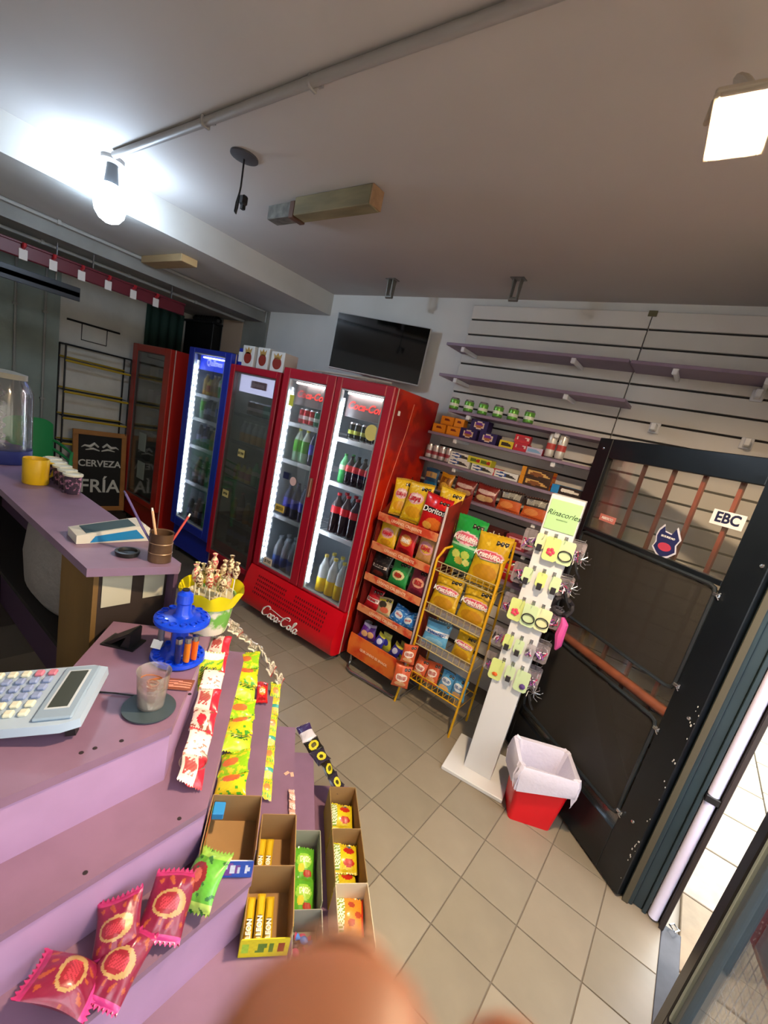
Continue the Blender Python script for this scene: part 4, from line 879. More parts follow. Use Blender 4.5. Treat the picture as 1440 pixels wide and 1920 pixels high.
MB().box(.416, .434, 2.015, 2.11, 0, 2.25, bev=.002).build('jamb_edge', mat('dark_edge', '#2a2422', .5), j)
ck = MB().tube([(.45, 2.05, .02), (.47, 2.03, .02), (.485, 2.055, .02), (.465, 2.07, .02)], .004, 5, closed=True).build('latch_ring', CHROME, j)
# second leaf / fixed glazed side of the storefront
s = struct('door_2', MB().box(.428, .488, 1.535, 1.615, 0, 2.25, bev=.004).box(.428, .488, .55, 1.535, 0, .16, bev=.004).box(.428, .488, .55, 1.535, 2.12, 2.25, bev=.004).box(.428, .488, .50, .55, 0, 2.25, bev=.004), [mat('black_frame', '#14151a', .35)], label='closed glazed street door leaf at the bottom right corner')
MB().box(.432, .47, 1.515, 1.532, .16, 2.12, bev=.002).build('grey_bead', mat('grey_bead', '#8d9a92', .4), s)
MB().box(.44, .48, 1.475, 1.512, .16, 2.12, bev=.002).build('inner_frame', mat('slate_frame', '#46525a', .4), s)
MB().box(.452, .458, .55, 1.478, .16, 2.12).build('glass_pane', GLASS, s)
s = struct('window_1', MB().box(.44, .50, -.98, -.92, 0, 2.25, bev=.004).box(.44, .50, -.92, .50, 0, .12, bev=.004).box(.44, .50, -.92, .50, 2.15, 2.25, bev=.004), [mat('black_frame', '#14151a', .35)], label='shop window behind the photographer')
MB().box(.466, .472, -.92, .5, .12, 2.15).build('glass_pane', GLASS, s)
# red stand with white wire mesh outside
t = thing('street_stand', 'red framed street stand with white wire mesh seen through the door glass', 'stand', (.62, 1.50, -.02), math.radians(12))
rf = mat('street_red', '#c8202c', .4)
fr_ = MB(); fr_.box(0, .03, 0, .03, 0, .62); fr_.box(0, .03, .36, .39, 0, .62); fr_.box(.45, .48, 0, .03, 0, .62); fr_.box(.45, .48, .36, .39, 0, .62); fr_.box(-.01, .49, -.01, .40, .44, .62, bev=.004); fr_.build('frame', rf, t)
mm = MB()
for k in range(10): mm.tube([(.004, .03 + k * .037, .02), (.004, .03 + k * .037, .44)], .002, 5)
for k in range(9): mm.tube([(.004, .02, .04 + k * .05), (.004, .37, .04 + k * .05)], .002, 5)
for k in range(12): mm.tube([(.03 + k * .038, .004, .02), (.03 + k * .038, .004, .44)], .002, 5)
for k in range(9): mm.tube([(.02, .004, .04 + k * .05), (.46, .004, .04 + k * .05)], .002, 5)
mm.build('wire_mesh', WIREW, t)
MB().box(-.012, -.008, .05, .2, .46, .6, bev=.001).build('paper_notice', mat('paper_and_sunpatch_white', '#dfe0ea', .6), t)

# ------------------------------------------------------------ goods on the wall shelves
def pbox(name, w, d, h, faces, loc, rz, label, cat='box', group=None, bev=False, roll=0., lettering=None, nu=14, nv=8):
    "printed carton: faces = dict(front=design, top=design, side=design)"
    def mk():
        m = MB(); f = faces
        m.grid(lambda u, v: (-w / 2 + u * w, -d / 2, v * h), nu, nv, f['front'], smooth=False)
        m.grid(lambda u, v: (w / 2, -d / 2 + u * d, v * h), 6, nv, f.get('side', f['front']), smooth=False)
        m.grid(lambda u, v: (w / 2 - u * w, d / 2, v * h), 4, 3, f.get('side', f['front']), smooth=False)
        m.grid(lambda u, v: (-w / 2, d / 2 - u * d, v * h), 6, nv, f.get('side', f['front']), smooth=False)
        m.grid(lambda u, v: (-w / 2 + u * w, -d / 2 + v * d, h), nu, 6, f.get('top', f['front']), smooth=False)
        m.grid(lambda u, v: (-w / 2 + u * w, d / 2 - v * d, 0), 2, 2, f.get('side', f['front']), smooth=False)
        return m.mesh(name, PRINTC)
    me = cached(('pbox', name, w, d, h, id(faces)), mk)
    o = ob(name, me, None, loc, (0, roll, rz)); tag(o, label, cat, group)
    if lettering:
        b, s, m, x, z = lettering; text(b, s, m, o, (x, -d / 2 - .0012, z), bold=.0004, shear=.1)
    return o
FO = dict(front=design('#e08a1c', [('t', .3, .5, .7, .75, '#7a2a14'), ('b', 0, .12, '#c9741a')]), top=design('#e69a2a', []), side=design('#d98118'))
FP = dict(front=design('#2a1a52', [('e', .5, .5, .3, .36, '#d9bfa8'), ('e', .5, .42, .18, .2, '#a8632e'), ('t', .3, .5, .7, .72, '#6a2a8c')]), top=design('#3a2570'), side=design('#241648'))
FY = dict(front=design('#d9c02a', [('t', .15, .3, .85, .7, '#3a2a18')]), top=design('#e0cc4a'), side=design('#c23a2a'))
FR = dict(front=design('#c02a38', [('r', .15, .35, .9, .8, '#dcc3bd'), ('t', .2, .4, .8, .7, '#a8283a')]), top=design('#d9b0a8'), side=design('#b0202c'))
FL = dict(front=design('#b9b0c8', [('t', .1, .3, .9, .7, '#7aa0c4')]), top=design('#cfc6d4'), side=design('#a8283a'))
FBis = dict(front=design('#d9dad6', [('e', .28, .5, .24, .32, '#26498a'), ('t', .52, .25, .95, .7, '#3a3634'), ('r', .1, .42, .46, .58, '#e6e6e6')]), top=design('#d3d6d4'), side=design('#c9ccc8'))
FYc = dict(front=design('#c9c63a', [('t', .2, .3, .8, .7, '#5a6a20'), ('e', .8, .5, .15, .3, '#a82a24')]), top=design('#d6d35a'), side=design('#b8b52e'))
FDk = dict(front=design('#3a2416', [('r', 0, 0, .14, 1, '#d08a1c'), ('t', .25, .25, .9, .75, '#c9a05a'), ('e', .5, .4, .2, .25, '#7c4a24')]), top=design('#c99a2a'), side=design('#e07a1c', [('b', .4, .6, '#c42a1c')]))
FBl = dict(front=design('#2a1a16', [('r', 0, 0, .2, 1, '#1d7fc0'), ('t', .3, .35, .75, .7, '#e6e0d6')]), top=design('#1f8ac4'), side=design('#1678b4'))
FKr = dict(front=design('#4b1f1c', [('r', .03, .1, .97, .16, '#b88a80'), ('r', .03, .84, .97, .9, '#b88a80')]), top=design('#5a2824'), side=design('#3e1816'))
FPk = dict(front=design('#8e3040', [('r', .15, .15, .85, .85, '#d99aa4'), ('t', .2, .25, .8, .8, '#8a2030')]), top=design('#b05a66'), side=design('#7c2a36'))
for k, x in enumerate((-1.60, -1.485, -1.375, -1.262, -1.155, -1.045)):
    tag(ob('tin_can', can_mesh('green'), None, (x, 2.80, 1.934), k), 'small green tin can, %s of the six on the purple shelf' % ordl(k, 6), 'can', 'green tins on the purple shelf')
Z4 = 1.761
for k, (x, z, lab) in enumerate(((-1.665, Z4, 'orange box, lower left of the stacked orange boxes'), (-1.545, Z4, 'orange box, lower right of the stacked orange boxes'), (-1.61, Z4 + .062, 'orange box, upper left of the stacked orange boxes'), (-1.52, Z4 + .062, 'orange box, upper right, turned a little'))):
    pbox('snack_box', .105 if k < 3 else .07, .08, .06, FO, (x, 2.82, z), (0, .03, -.05, .15)[k], lab, group='orange boxes on the purple shelf')
for k, (x, z, lab) in enumerate(((-1.425, Z4, 'dark purple chocolate box, lower left of three'), (-1.275, Z4, 'dark purple chocolate box, lower right of three'), (-1.36, Z4 + .071, 'dark purple chocolate box on top of the two others'))):
    pbox('chocolate_box', .13, .08, .07, FP, (x, 2.82, z), 0, lab, group='purple chocolate boxes')
pbox('sweet_box', .095, .07, .045, FY, (-1.135, 2.81, Z4), .05, 'small yellow sweet box beside the purple chocolate boxes')
pbox('sweet_box', .09, .07, .05, FR, (-1.035, 2.81, Z4), -.05, 'small red sweet box right of the yellow one')
pbox('sweet_box', .10, .06, .05, FR, (-1.05, 2.83, Z4 + .052), .15, 'pale red sweet box balanced on the small red box')
pbox('sweet_box', .10, .07, .04, FL, (-.94, 2.80, Z4), .1, 'lilac and blue sweet box before the white canisters')
for k, x in enumerate((-.855, -.79)): tag(ob('canister', can_mesh('white'), None, (x, 2.80, Z4), k * 2), 'tall white canister with red lid, %s of the pair' % ('left', 'right')[k], 'canister', 'white canisters')
for x in (-.855, -.79): pass
Z5 = 1.567
for k, x in enumerate((-1.70, -1.645, -1.59, -1.535)): tag(ob('tin_can', can_mesh('silver'), None, (x, 2.79, Z5), k), 'silver tin with red band, %s of four beside the biscuits' % ordl(k, 4), 'can', 'silver tins beside the biscuits')
for k, (x, z, dz, f, lab) in enumerate(((-1.43, Z5, 0, FBis, 'white and blue biscuit pack, lowest of the left stack'), (-1.425, Z5 + .046, .06, FBis, 'white and blue biscuit pack on top of the left stack'), (-1.32, Z5 + .046, 0, FYc, 'lime yellow biscuit pack between the two stacks'), (-1.245, Z5, 0, FBis, 'white and blue biscuit pack, lowest of the middle stack'),
        (-1.24, Z5 + .046, -.05, FYc, 'yellow-green biscuit pack lying on the middle stack'), (-1.07, Z5, .0, FBis, 'white and blue biscuit pack, alone at the right'))):
    pbox('biscuit_pack', .165 if f is FBis else .10, .07, .045, f, (x, 2.80, z), dz, lab, 'biscuits', 'biscuit packs on the purple shelf')
pbox('biscuit_pack', .06, .07, .05, FR, (-1.145, 2.805, Z5 ), .1, 'red biscuit pack end between the white packs', 'biscuits')
for k, z in enumerate((Z5, Z5 + .056)): pbox('chocolate_box', .20, .09, .055, FDk, (-.875, 2.80, z), .02 * k, 'dark brown chocolate box with orange end, %s of two' % ('lower', 'upper')[k], group='brown chocolate boxes')
pbox('chocolate_box', .21, .09, .05, FBl, (-.655, 2.79, Z5), 0, 'brown chocolate box with bright blue end next to the door', lettering=('Cofler', .03, TXW, -.01, .026))
Z6 = 1.364
BAGD['pouch_red'] = design('#7c2a24', [('e', .5, .62, .42, .12, '#c9a0a0'), ('t', .12, .54, .88, .70, '#d9c4bc'), ('e', .4, .28, .3, .16, '#d9b888'), ('e', .7, .3, .2, .14, '#c9a070'), ('b', .93, 1, '#5a1a18')])
BAGD['pouch_orange'] = design('#c9602a', [('b', .55, 1, '#332620'), ('t', .1, .62, .9, .9, '#b5b4a6'), ('e', .4, .3, .3, .16, '#dc8a4a'), ('b', 0, .1, '#b04a1c')])
BAGD['pouch_gold'] = design('#c98a1c', [('t', .15, .4, .85, .8, '#5a2414'), ('e', .5, .3, .3, .2, '#e0b04a')])
BAGD['pouch_blue'] = design('#22486c', [('t', .1, .5, .9, .8, '#c9a04a'), ('b', .0, .3, '#1a6a9a')])
for k, (kd, x, w_, lab) in enumerate((('pouch_blue', -1.63, .12, 'dark blue snack pouch at the left end of the wafer shelf'), ('pouch_gold', -1.50, .11, 'golden snack pouch next to the blue one'), ('pouch_red', -1.345, .165, 'red-brown wafer pouch, left of two'), ('pouch_red', -1.175, .165, 'red-brown wafer pouch, right of two'), ('pouch_orange', -1.00, .165, 'orange and black snack pouch, left of two'), ('pouch_orange', -.83, .165, 'orange and black snack pouch, right of two'))):
    bag(kd, w_, .135, .05, (x, 2.79, Z6), 0, -.08, lab, 'pouches on the wafer shelf')
pbox('wafer_box', .25, .10, .085, FKr, (-1.085, 2.79, 1.149), 0, 'brown wafer box with big white letters behind the green crisps', lettering=('Krachi', .075, TXW, 0, .042), nu=20)
pbox('wafer_box', .14, .10, .085, FPk, (-.87, 2.79, 1.149), 0, 'pink and maroon wafer box right of the brown one')
for k, x in enumerate((-1.5, -1.3, -1.1, -.9, -.7)):
    bag(('pouch_gold', 'pouch_red', 'mini_purple', 'mini_red', 'mini_multi')[k], .15, .15, .05, (x, 2.79, .919), 0, -.08, '%s pouch, %s on the lowest purple shelf' % (('gold', 'red-brown', 'purple', 'red', 'cream')[k], ordl(k, 5)), 'pouches on the lowest shelf')

# ------------------------------------------------------------ purple counter with stepped candy display
DX, DY = -.741, .672; NX, NY = .672, .741; CB = math.atan2(NY, NX)
def sn(s, n, z=0.): return Vector((s * DX + n * NX, s * DY + n * NY, z))
lv = [(-.84, -.182, .90), (-.705, -.065, .737), (-.572, .072, .575), (-.44, .192, .394), (-.325, .303, .22), (-.16, .50, .06)]
ends = [1.44, 1.60, 1.60, 1.61, 1.66, 1.64]
def corner(x, n): return (x, (n - NX * x) / NY)
ct = thing('sales_counter', 'purple sales counter with stepped candy shelves wrapping its corner', 'counter', (0, 0, 0))
YN = -.9
# top
ci, co = corner(-1.15, -.493), corner(lv[0][0], lv[0][1])
e0, e1 = sn(1.44, lv[0][1]), sn(1.44, -.493)
MB().prism([(-1.15, YN), (lv[0][0], YN), co, (e0.x, e0.y), (e1.x, e1.y), ci], .878, .90).build('counter_top', PURPLE_SHADED, ct)
for i in range(1, 6):
    x0, n0, z0 = lv[i - 1]; x1, n1, z1 = lv[i]; a, b = corner(x0 - .012, n0 - .012), corner(x1, n1)
    p, q = sn(ends[i], n1), sn(ends[i], n0 - .012)
    MB().prism([(x0 - .012, YN), (x1, YN), b, (p.x, p.y), (q.x, q.y), a], z1 - .018, z1).build('tread', PURPLE_SHADED, ct)
    # riser below the previous board's edge, faces set back a little
    zt = z0 - .018 if i > 1 else .878
    r0, r1 = corner(x0 - .004, n0 - .004), corner(x0 - .020, n0 - .020)
    MB().prism([(x0 - .020, YN), (x0 - .004, YN), r0, r1], z1, zt).build('riser', PURPLE, ct)
    ee = ends[i - 1]; f0, f1 = sn(ee, n0 - .004), sn(ee, n0 - .020)
    MB().prism([r1, r0, (f0.x, f0.y), (f1.x, f1.y)], z1, zt).build('riser', PURPLE, ct)
x0, n0, z0 = lv[5]; a, b = corner(x0 - .01, n0 - .01), corner(x0 - .03, n0 - .03); p, q = sn(ends[5], n0 - .01), sn(ends[5], n0 - .03)
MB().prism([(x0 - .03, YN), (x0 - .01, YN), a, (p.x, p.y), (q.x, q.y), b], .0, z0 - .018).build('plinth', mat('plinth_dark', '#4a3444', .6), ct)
# hidden side panels
a, b = corner(-1.12, -.463), corner(-1.10, -.443); p, q = sn(1.42, -.463), sn(1.42, -.443)
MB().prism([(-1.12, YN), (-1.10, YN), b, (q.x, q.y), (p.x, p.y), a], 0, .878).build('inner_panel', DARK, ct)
pr = []
m_ = MB()
for i in range(1, 6):
    o0, o1 = sn(ends[i] - .03, lv[0][1] - .02), sn(ends[i] - .03, lv[i][1] - .01); o2, o3 = sn(ends[i] - .015, lv[i][1] - .01), sn(ends[i] - .015, lv[0][1] - .02)
    m_.prism([(o1.x, o1.y), (o2.x, o2.y), (o3.x, o3.y), (o0.x, o0.y)], 0 if i == 1 else 0, lv[i][2] - .019)
m_.build('end_panel', PURPLE, ct)
o0, o1, o2, o3 = sn(1.41, -.44), sn(1.41, -.20), sn(1.425, -.20), sn(1.425, -.44)
MB().prism([(o1.x, o1.y), (o2.x, o2.y), (o3.x, o3.y), (o0.x, o0.y)], 0, .878).build('end_panel', PURPLE, ct)
chip = mat('chipped_chipboard', '#b8925f', .8)
MB().box(-.030, 0, -.006, .0022, .884, .8995).build('chipped_edge', chip, ct, (lv[0][0] - .002, .44, 0))
for (x, y, z) in ((-.875, .335, .901), (-.872, .36, .901), (-.862, .41, .901), (-.93, .61, .901), (-.725, .30, .738), (-.66, .40, .576 - .0), (-.72, .49, .738)): MB().lathe([(0, .0012), (.0045, .0008), (.005, 0)], 10, (x, y, z - .001)).build('screw_hole', mat('hole_dark', '#241a20', .8), ct)

# items on the counter ---------------------------------------------------
Z = .901
t = thing('calculator', 'large pale blue desk calculator with white and blue keys', 'calculator', (-1.066, .293, Z), math.radians(54) - math.pi / 2)
t.rotation_euler.x = math.radians(8); t.location.z += .021
cbm = mat('calc_body', '#a9bed3', .4)
MB().prism([(-.105, -.14), (.105, -.14), (.112, .10), (.098, .135), (-.098, .135), (-.112, .10)], 0, .022).build('body', cbm, t)
MB().box(-.098, .098, .045, .12, .022, .030, bev=.003).build('display_bezel', mat('calc_bezel', '#8ea4ba', .35), t)
dsp = MB().box(-.075, .062, .062, .100, .030, .0315).build('display', mat('lcd', '#3f4642', .2), t); 
MB().box(-.08, .067, .057, .105, .0285, .0305).build('display_frame', mat('lcd_frame', '#c3cfd8', .4), t)
for r in range(6):
    for c_ in range(6):
        kc = 'key_pink' if (c_ == 0 and r > 3) else ('key_blue' if (1 <= c_ <= 3 and 2 <= r) else 'key_white')
        MB().box(-.010, .010, -.009, .009, 0, .010, bev=.003).build('key', mat(kc, {'key_pink': '#c8788e', 'key_blue': '#8b9cc4', 'key_white': '#dadcc8'}[kc], .4), t, (-.085 + c_ * .030, -.118 + r * .0275, .021))
for x in (-.08, .08): MB().box(x - .01, x + .01, .10, .12, -.028, 0).build('foot', BLACK, t)
t = thing('coaster', 'round dark grey coaster under the plastic cup', 'coaster', (-.932, .503, Z)); MB().lathe([(0, 0), (.058, 0), (.062, .003), (.062, .006), (.056, .0065), (0, .0065)], 32).build('disc', mat('coaster_grey', '#37454c', .5), t)
t = thing('plastic_cup', 'clear plastic cup half full of white and brown bits on coaster', 'cup', (-.936, .508, Z + .0066))
MB().lathe([(0, .002), (.031, .002), (.0335, .03), (.039, .098), (.0405, .10), (.0375, .098), (.032, .03), (.029, .004), (0, .004)], 28).build('cup_wall', panemat('cup_plastic', refl=.08, opacity=.11, rough=.15, dcol='#d8cfc8'), t)
MB().lathe([(0, .005), (.0285, .005), (.031, .03), (.0325, .052), (0, .054)], 24).build('white_filling', mat('cream_filling', '#d8cdbd', .5, noise=(40, .5, .42, .6), color2='#8a6a50'), t)
m_ = MB()
for k in range(8):
    r = R_.uniform(.012, .027); cx, cy = R_.uniform(-.006, .006), R_.uniform(-.006, .006); zz = .054 + k * .0022
    m_.tube([(cx + r * math.cos(a * .52), cy + r * math.sin(a * .52), zz + .003 * math.sin(a + k)) for a in range(12)], .0016, 5, closed=True)
m_.build('rubber_bands', mat('rubber_brown', '#a8683e', .5), t)
t = thing('sweet_bar', 'flat brown printed sweet wrapper beside the plastic cup', 'wrapper', (-.978, .607, Z), CB); MB().grid(lambda u, v: (-.035 + u * .07, -.025 + v * .05, .003 + .003 * math.sin(math.pi * u) * math.sin(math.pi * v)), 14, 10, design('#7a4636', [('t', .1, .2, .9, .8, '#c98a78')])).build('wrapper', PRINTC, t)
t = thing('display_carousel', 'bright blue plastic carousel with round top disc on the counter', 'display stand', (-1.105, .667, Z))
bp = mat('carousel_blue', '#0b3fd0', .28, coat=.3)
MB().lathe([(0, 0), (.072, 0), (.078, .006), (.076, .016), (.05, .018), (.03, .022), (.024, .03), (.023, .115), (.03, .122), (.07, .124), (.078, .128), (.078, .138), (.072, .142), (.03, .146), (.022, .155), (.020, .185), (.024, .19), (.022, .215), (.012, .222), (.012, .226), (0, .226)], 36).build('carousel_body', bp, t)
for k in range(14):
    a = k * 2 * math.pi / 14
    for z in (.0165, .1405): MB().lathe([(.0085, 0), (.0105, .0), (.0105, .006), (.0085, .006), (.0085, 0)], 10, (.061 * math.cos(a), .061 * math.sin(a), z)).build('socket_ring', bp, t)
MB().lathe([(0, 0), (.010, 0), (.010, .004), (0, .004)], 12, (0, 0, .2262)).build('cap_hole', BLACK, t)
for k, (a, c, l) in enumerate(((-.55, '#12246a', 'navy lighter hanging in the blue carousel'), (-.15, '#e07a1c', 'orange lighter hanging in the blue carousel, front'), (.25, '#e0641c', 'orange lighter hanging in the blue carousel, rear'), (-2.6, '#6b6a72', 'grey lighter hanging in the blue carousel'), (2.9, '#a8483c', 'dull red lighter hanging in the blue carousel'))):
    tt = thing('lighter', l, 'lighter', (-1.105 + .060 * math.cos(a), .667 + .060 * math.sin(a), Z + .0235))
    MB().lathe([(0, 0), (.011, 0), (.012, .004), (.012, .060), (0, .062)], 12, sx=1, sy=.7).build('tank', mat('lighter_%d' % k, c, .3, coat=.3), tt); MB().lathe([(0, .062), (.010, .062), (.010, .078), (0, .079)], 10).build('lighter_hood', CHROME, tt)
t = thing('sticky_tag', 'little white tag on the foot of the blue carousel', 'tag', (-1.150, .622, Z + .035), .6); t.rotation_euler.x = -.6; MB().box(-.015, .015, -.001, .001, -.012, .014).build('tag_paper', TXW, t)
# lollipop tub
t = thing('lollipop_tub', 'yellow scalloped lollipop tub behind the blue carousel', 'tub', (-1.225, .835, Z))
MB().lathe([(0, 0), (.062, 0), (.066, .01), (.082, .135), (.078, .135), (.06, .012), (0, .012)], 36).build('tub_body', mat('tub_print', '#d9d6c8', .4, noise=(22, .6, .44, .56), color2='#6aa84a'), t)
sc = MB()
def rim(sg):
    def fn(u, v):
        a = 2 * math.pi * u; r = (.084 + .022 * v) * (1 if sg else .985) + .003 * math.cos(a * 10) * v; return (r * math.cos(a), r * math.sin(a), .105 + v * (.052 + .010 * abs(math.sin(a * 5))))
    return fn
sc.grid(rim(1), 80, 4); sc.grid(rim(0), 80, 4, flip=True); sc.build('scalloped_rim', mat('tub_yellow', '#e8da12', .35), t)
MB().lathe([(0, .118), (.083, .118), (.083, .124), (0, .126)], 32).build('foam_disc', mat('foam_grey', '#b5ad8c', .8), t)
lolc = ['#c85a4c', '#a03a30', '#d98a76', '#5a3a20', '#c08a4a', '#b84a5a', '#7a8a3a']
for k, (x, y) in enumerate([(-.06, .0), (-.045, .03), (-.05, -.032), (-.03, -.01), (-.02, .04), (-.02, -.052), (.0, .012), (.005, -.03), (.015, .045), (.02, -.06), (.03, .0), (.036, -.03), (.04, .03), (.058, -.008), (.055, .04)]):
    h = R_.uniform(.055, .085) + (.03 if k in (1, 4, 8, 14) else 0); tt = thing('lollipop', 'wrapped lollipop standing in the yellow tub', 'lollipop', (-1.225 + x, .835 + y, Z + .126), 0, 'lollipops in the yellow tub'); tt.rotation_euler = (R_.uniform(-.12, .12), R_.uniform(-.12, .12), R_.uniform(0, 3))
    MB().tube([(0, 0, 0), (0, 0, h)], .0017, 6).build('stick', TXW, tt)
    c = R_.choice(lolc); wv = MB(); wv.lathe([(.003, h - .030), (.008, h - .026), (.011, h - .012), (.0125, h), (.011, h + .010), (.006, h + .018), (.004, h + .021), (.009, h + .032), (.003, h + .030)], 9, smooth=False)
    wv.build('wrapper', mat('lolly_' + c[1:], c, .35, noise=(110, .5, .46, .54), color2='#e0cfa8', coat=.3), tt)
# black wedge stand + white sun-patch sheet
t = thing('phone_stand', 'black folding phone stand on the shaded end of the counter', 'stand', (-1.255, .575, Z), math.radians(35))
MB().prism([(-.05, 0), (.03, .055), (.036, .052), (-.03, 0)], -.03, .03, axis='y').prism([(.005, 0), (.03, .055), (.036, .052), (.035, 0)], -.03, .03, axis='y').box(-.05, .05, -.035, .035, 0, .005).build('stand_body', BLACK, t)
t = thing('sun_patch_sheet', 'white sheet painting a sun patch on the counter behind the calculator', 'sun patch', (-1.115, .425, Z), math.radians(40)); MB().grid(lambda u, v: (-.06 + u * .10, -.035 + v * .06, .001 + .006 * math.sin(2.5 * u)), 8, 4).build('sheet', mat('paper_and_sunpatch_white', '#dfe0ea', .6), t)  # white sheet added to paint a patch of sunlight on the counter
t = tag(MB().tube([(-1.06, .43, Z + .002), (-1.03, .46, Z + .004), (-1.0, .49, Z + .003), (-.99, .50, Z + .003)], .0022, 6).build('charging_cable', BLACK), 'thin black cable running from calculator to coaster', 'cable')

# bar counter ------------------------------------------------------------
bt = thing('bar_counter', 'long raised purple bar top running back towards the chalkboard', 'counter', (-3.5, .525, 0))
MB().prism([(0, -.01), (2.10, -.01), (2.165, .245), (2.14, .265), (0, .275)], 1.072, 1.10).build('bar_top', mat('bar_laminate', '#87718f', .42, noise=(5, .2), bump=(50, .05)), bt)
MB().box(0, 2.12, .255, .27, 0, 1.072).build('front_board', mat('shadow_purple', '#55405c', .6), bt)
MB().box(1.80, 2.075, .02, .035, 0, 1.072).build('pedestal_board', mat('brown_laminate', '#85683c', .5, noise=(6, .3), stretch=(1, 1, .2)), bt)
MB().box(2.06, 2.075, .035, .255, 0, 1.072).build('pedestal_side', mat('pedestal_dark', '#2f2520', .7), bt)
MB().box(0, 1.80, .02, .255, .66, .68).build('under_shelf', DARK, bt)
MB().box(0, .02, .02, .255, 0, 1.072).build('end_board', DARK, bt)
for (y0, y1, z) in ((.045, .135, .945), (.175, .245, .955)): MB().box(2.0765, 2.078, y0, y1, z, 1.068).build('paper_notice', mat('aged_paper', '#b5b5a4', .7), bt)
bag_ = thing('grey_sack', 'grey cloth sack stuffed under the bar', 'sack', (-2.05, .66, .682))
MB().lathe([(0, 0), (.12, 0), (.17, .05), (.18, .17), (.16, .29), (.08, .36), (0, .37)], 28, sx=1.75, sy=.60).build('cloth', mat('grey_cloth', '#8a888a', .9, bump=(14, .9, .02)), bag_)
ZB = 1.101
t = thing('yellow_mug', 'yellow enamel mug near the left end of the bar', 'mug', (-2.44, .665, ZB))
MB().lathe([(0, 0), (.048, 0), (.05, .004), (.05, .112), (.047, .116), (.045, .112), (.045, .008), (0, .008)], 28).build('mug_body', mat('mug_yellow', '#d8b418', .35, noise=(9, .15)), t)
MB().tube([(.048, 0, .095), (.075, .0, .09), (.082, 0, .06), (.07, 0, .03), (.049, 0, .022)], .006, 8).build('handle', mat('mug_yellow', '#d8b418', .35), t); t.rotation_euler.z = 1.9
t = thing('pen_tin', 'rusty brown tin holding three pens at the bar corner', 'tin', (-1.405, .735, ZB))
MB().lathe([(0, 0), (.037, 0), (.037, .1), (.039, .103), (.035, .1), (.035, .004), (0, .004)], 24).build('tin_body', mat('tin_brown', '#6d5542', .4, .3, noise=(12, .4), bump=(20, .2)), t)
for k in (.03, .065): MB().lathe([(.037, k), (.0385, k + .002), (.037, k + .004)], 24).build('tin_rib', mat('tin_rib', '#8a7460', .4, .4), t)
for k, (c, dx, dy, h, l) in enumerate((('#5a4f8a', -.10, -.055, .20, 'violet ballpoint pen leaning left in the tin'), ('#d9b08a', -.02, -.02, .165, 'pale wooden pencil in the middle of the tin'), ('#b8443c', .02, .05, .155, 'thin red pencil leaning right in the tin'))):
    tt = thing('pen', l, 'pen', (-1.405, .735, ZB + .008)); MB().tube([(0, 0, 0), (dx * .5, dy * .8, h * .5), (dx, dy * 1.5, h)], .0042, 8).build('barrel', mat('pen_%d' % k, c, .35), tt); MB().tube([(dx, dy * 1.5, h), (dx * 1.05, dy * 1.58, h + .01)], .003, 6).build('tip', TXW if k else mat('pen_cap', '#3a3460', .4), tt)
t = thing('ashtray', 'small dark round ashtray beside the card reader', 'ashtray', (-1.478, .662, ZB)); MB().lathe([(0, 0), (.034, 0), (.038, .01), (.038, .016), (.030, .017), (.026, .008), (0, .006)], 24).build('bowl', mat('ash_dark', '#1f2224', .35), t)
t = thing('card_reader', 'white and blue card reader lying on the bar corner', 'card reader', (-1.66, .675, ZB), math.radians(-4))
MB().prism([(-.115, .0), (.115, .0), (.118, .05), (.10, .062), (-.115, .030)], -.045, .055, axis='x').build('shell', mat('reader_white', '#cfd2cc', .35), t)
MB().prism([(-.075, .004), (.10, .012), (.07, .046), (-.06, .026)], .0552, .0575, axis='x').build('blue_side', mat('reader_blue', '#1f7fc0', .35), t)
tp = MB(); 
tp.add([(-.035, -.085, .0365), (.045, -.085, .0365), (.045, .07, .0595), (-.035, .07, .0595), (-.035, -.085, .034), (.045, -.085, .034), (.045, .07, .056), (-.035, .07, .056)], [(0, 1, 2, 3), (0, 4, 5, 1), (1, 5, 6, 2), (2, 6, 7, 3), (3, 7, 4, 0)]); tp.build('screen', mat('reader_screen', '#46606e', .2), t)
for k in range(5):
    X = -2.27 - k * .08; tt = thing('lidded_cup', 'dark cup with white lid, %s in the row along the bar' % ordl(4 - k, 5), 'cup', (X, .755 + .004 * k, ZB), 0, 'lidded cups on the bar')
    MB().lathe([(0, 0), (.03, 0), (.037, .082), (0, .083)], 20).build('cup_body', mat('cup_dark', '#33283f', .45, noise=(60, .6, .38, .46), color2='#a8789a'), tt); MB().lathe([(.039, .083), (.0395, .091), (.03, .095), (.028, .09), (0, .09)], 20).build('lid', mat('lid_white', '#c9cfc4', .4), tt)
t = thing('plastic_jar', 'big clear plastic jar with a blue base at the left edge of the bar', 'jar', (-2.90, .65, ZB))
MB().lathe([(0, .0), (.115, 0), (.12, .01), (.12, .07), (0, .075)], 28).build('blue_base', mat('jar_blue', '#26347c', .4), t)
MB().lathe([(.118, .075), (.118, .36), (.09, .42), (.085, .42), (.11, .36), (.11, .08)], 28).build('jar_wall', panemat('jar_plastic', refl=.06, opacity=.08, rough=.1, dcol='#8a9096'), t)
m_ = MB()
for k in range(40): a = k * .9; m_.lathe([(0, -.007), (.008, 0), (0, .007)], 6, (.06 + .012 * math.sin(a), .012 * math.cos(a) - .02, .085 + k * .0075), smooth=False)
m_.build('shiny_wrappers', mat('silver_wrap', '#c9ccd2', .25, .8), t)['kind'] = 'stuff'
MB().lathe([(0, .42), (.092, .42), (.092, .445), (.04, .455), (0, .455)], 24).build('lid', mat('lid_grey', '#8a8a80', .5), t)

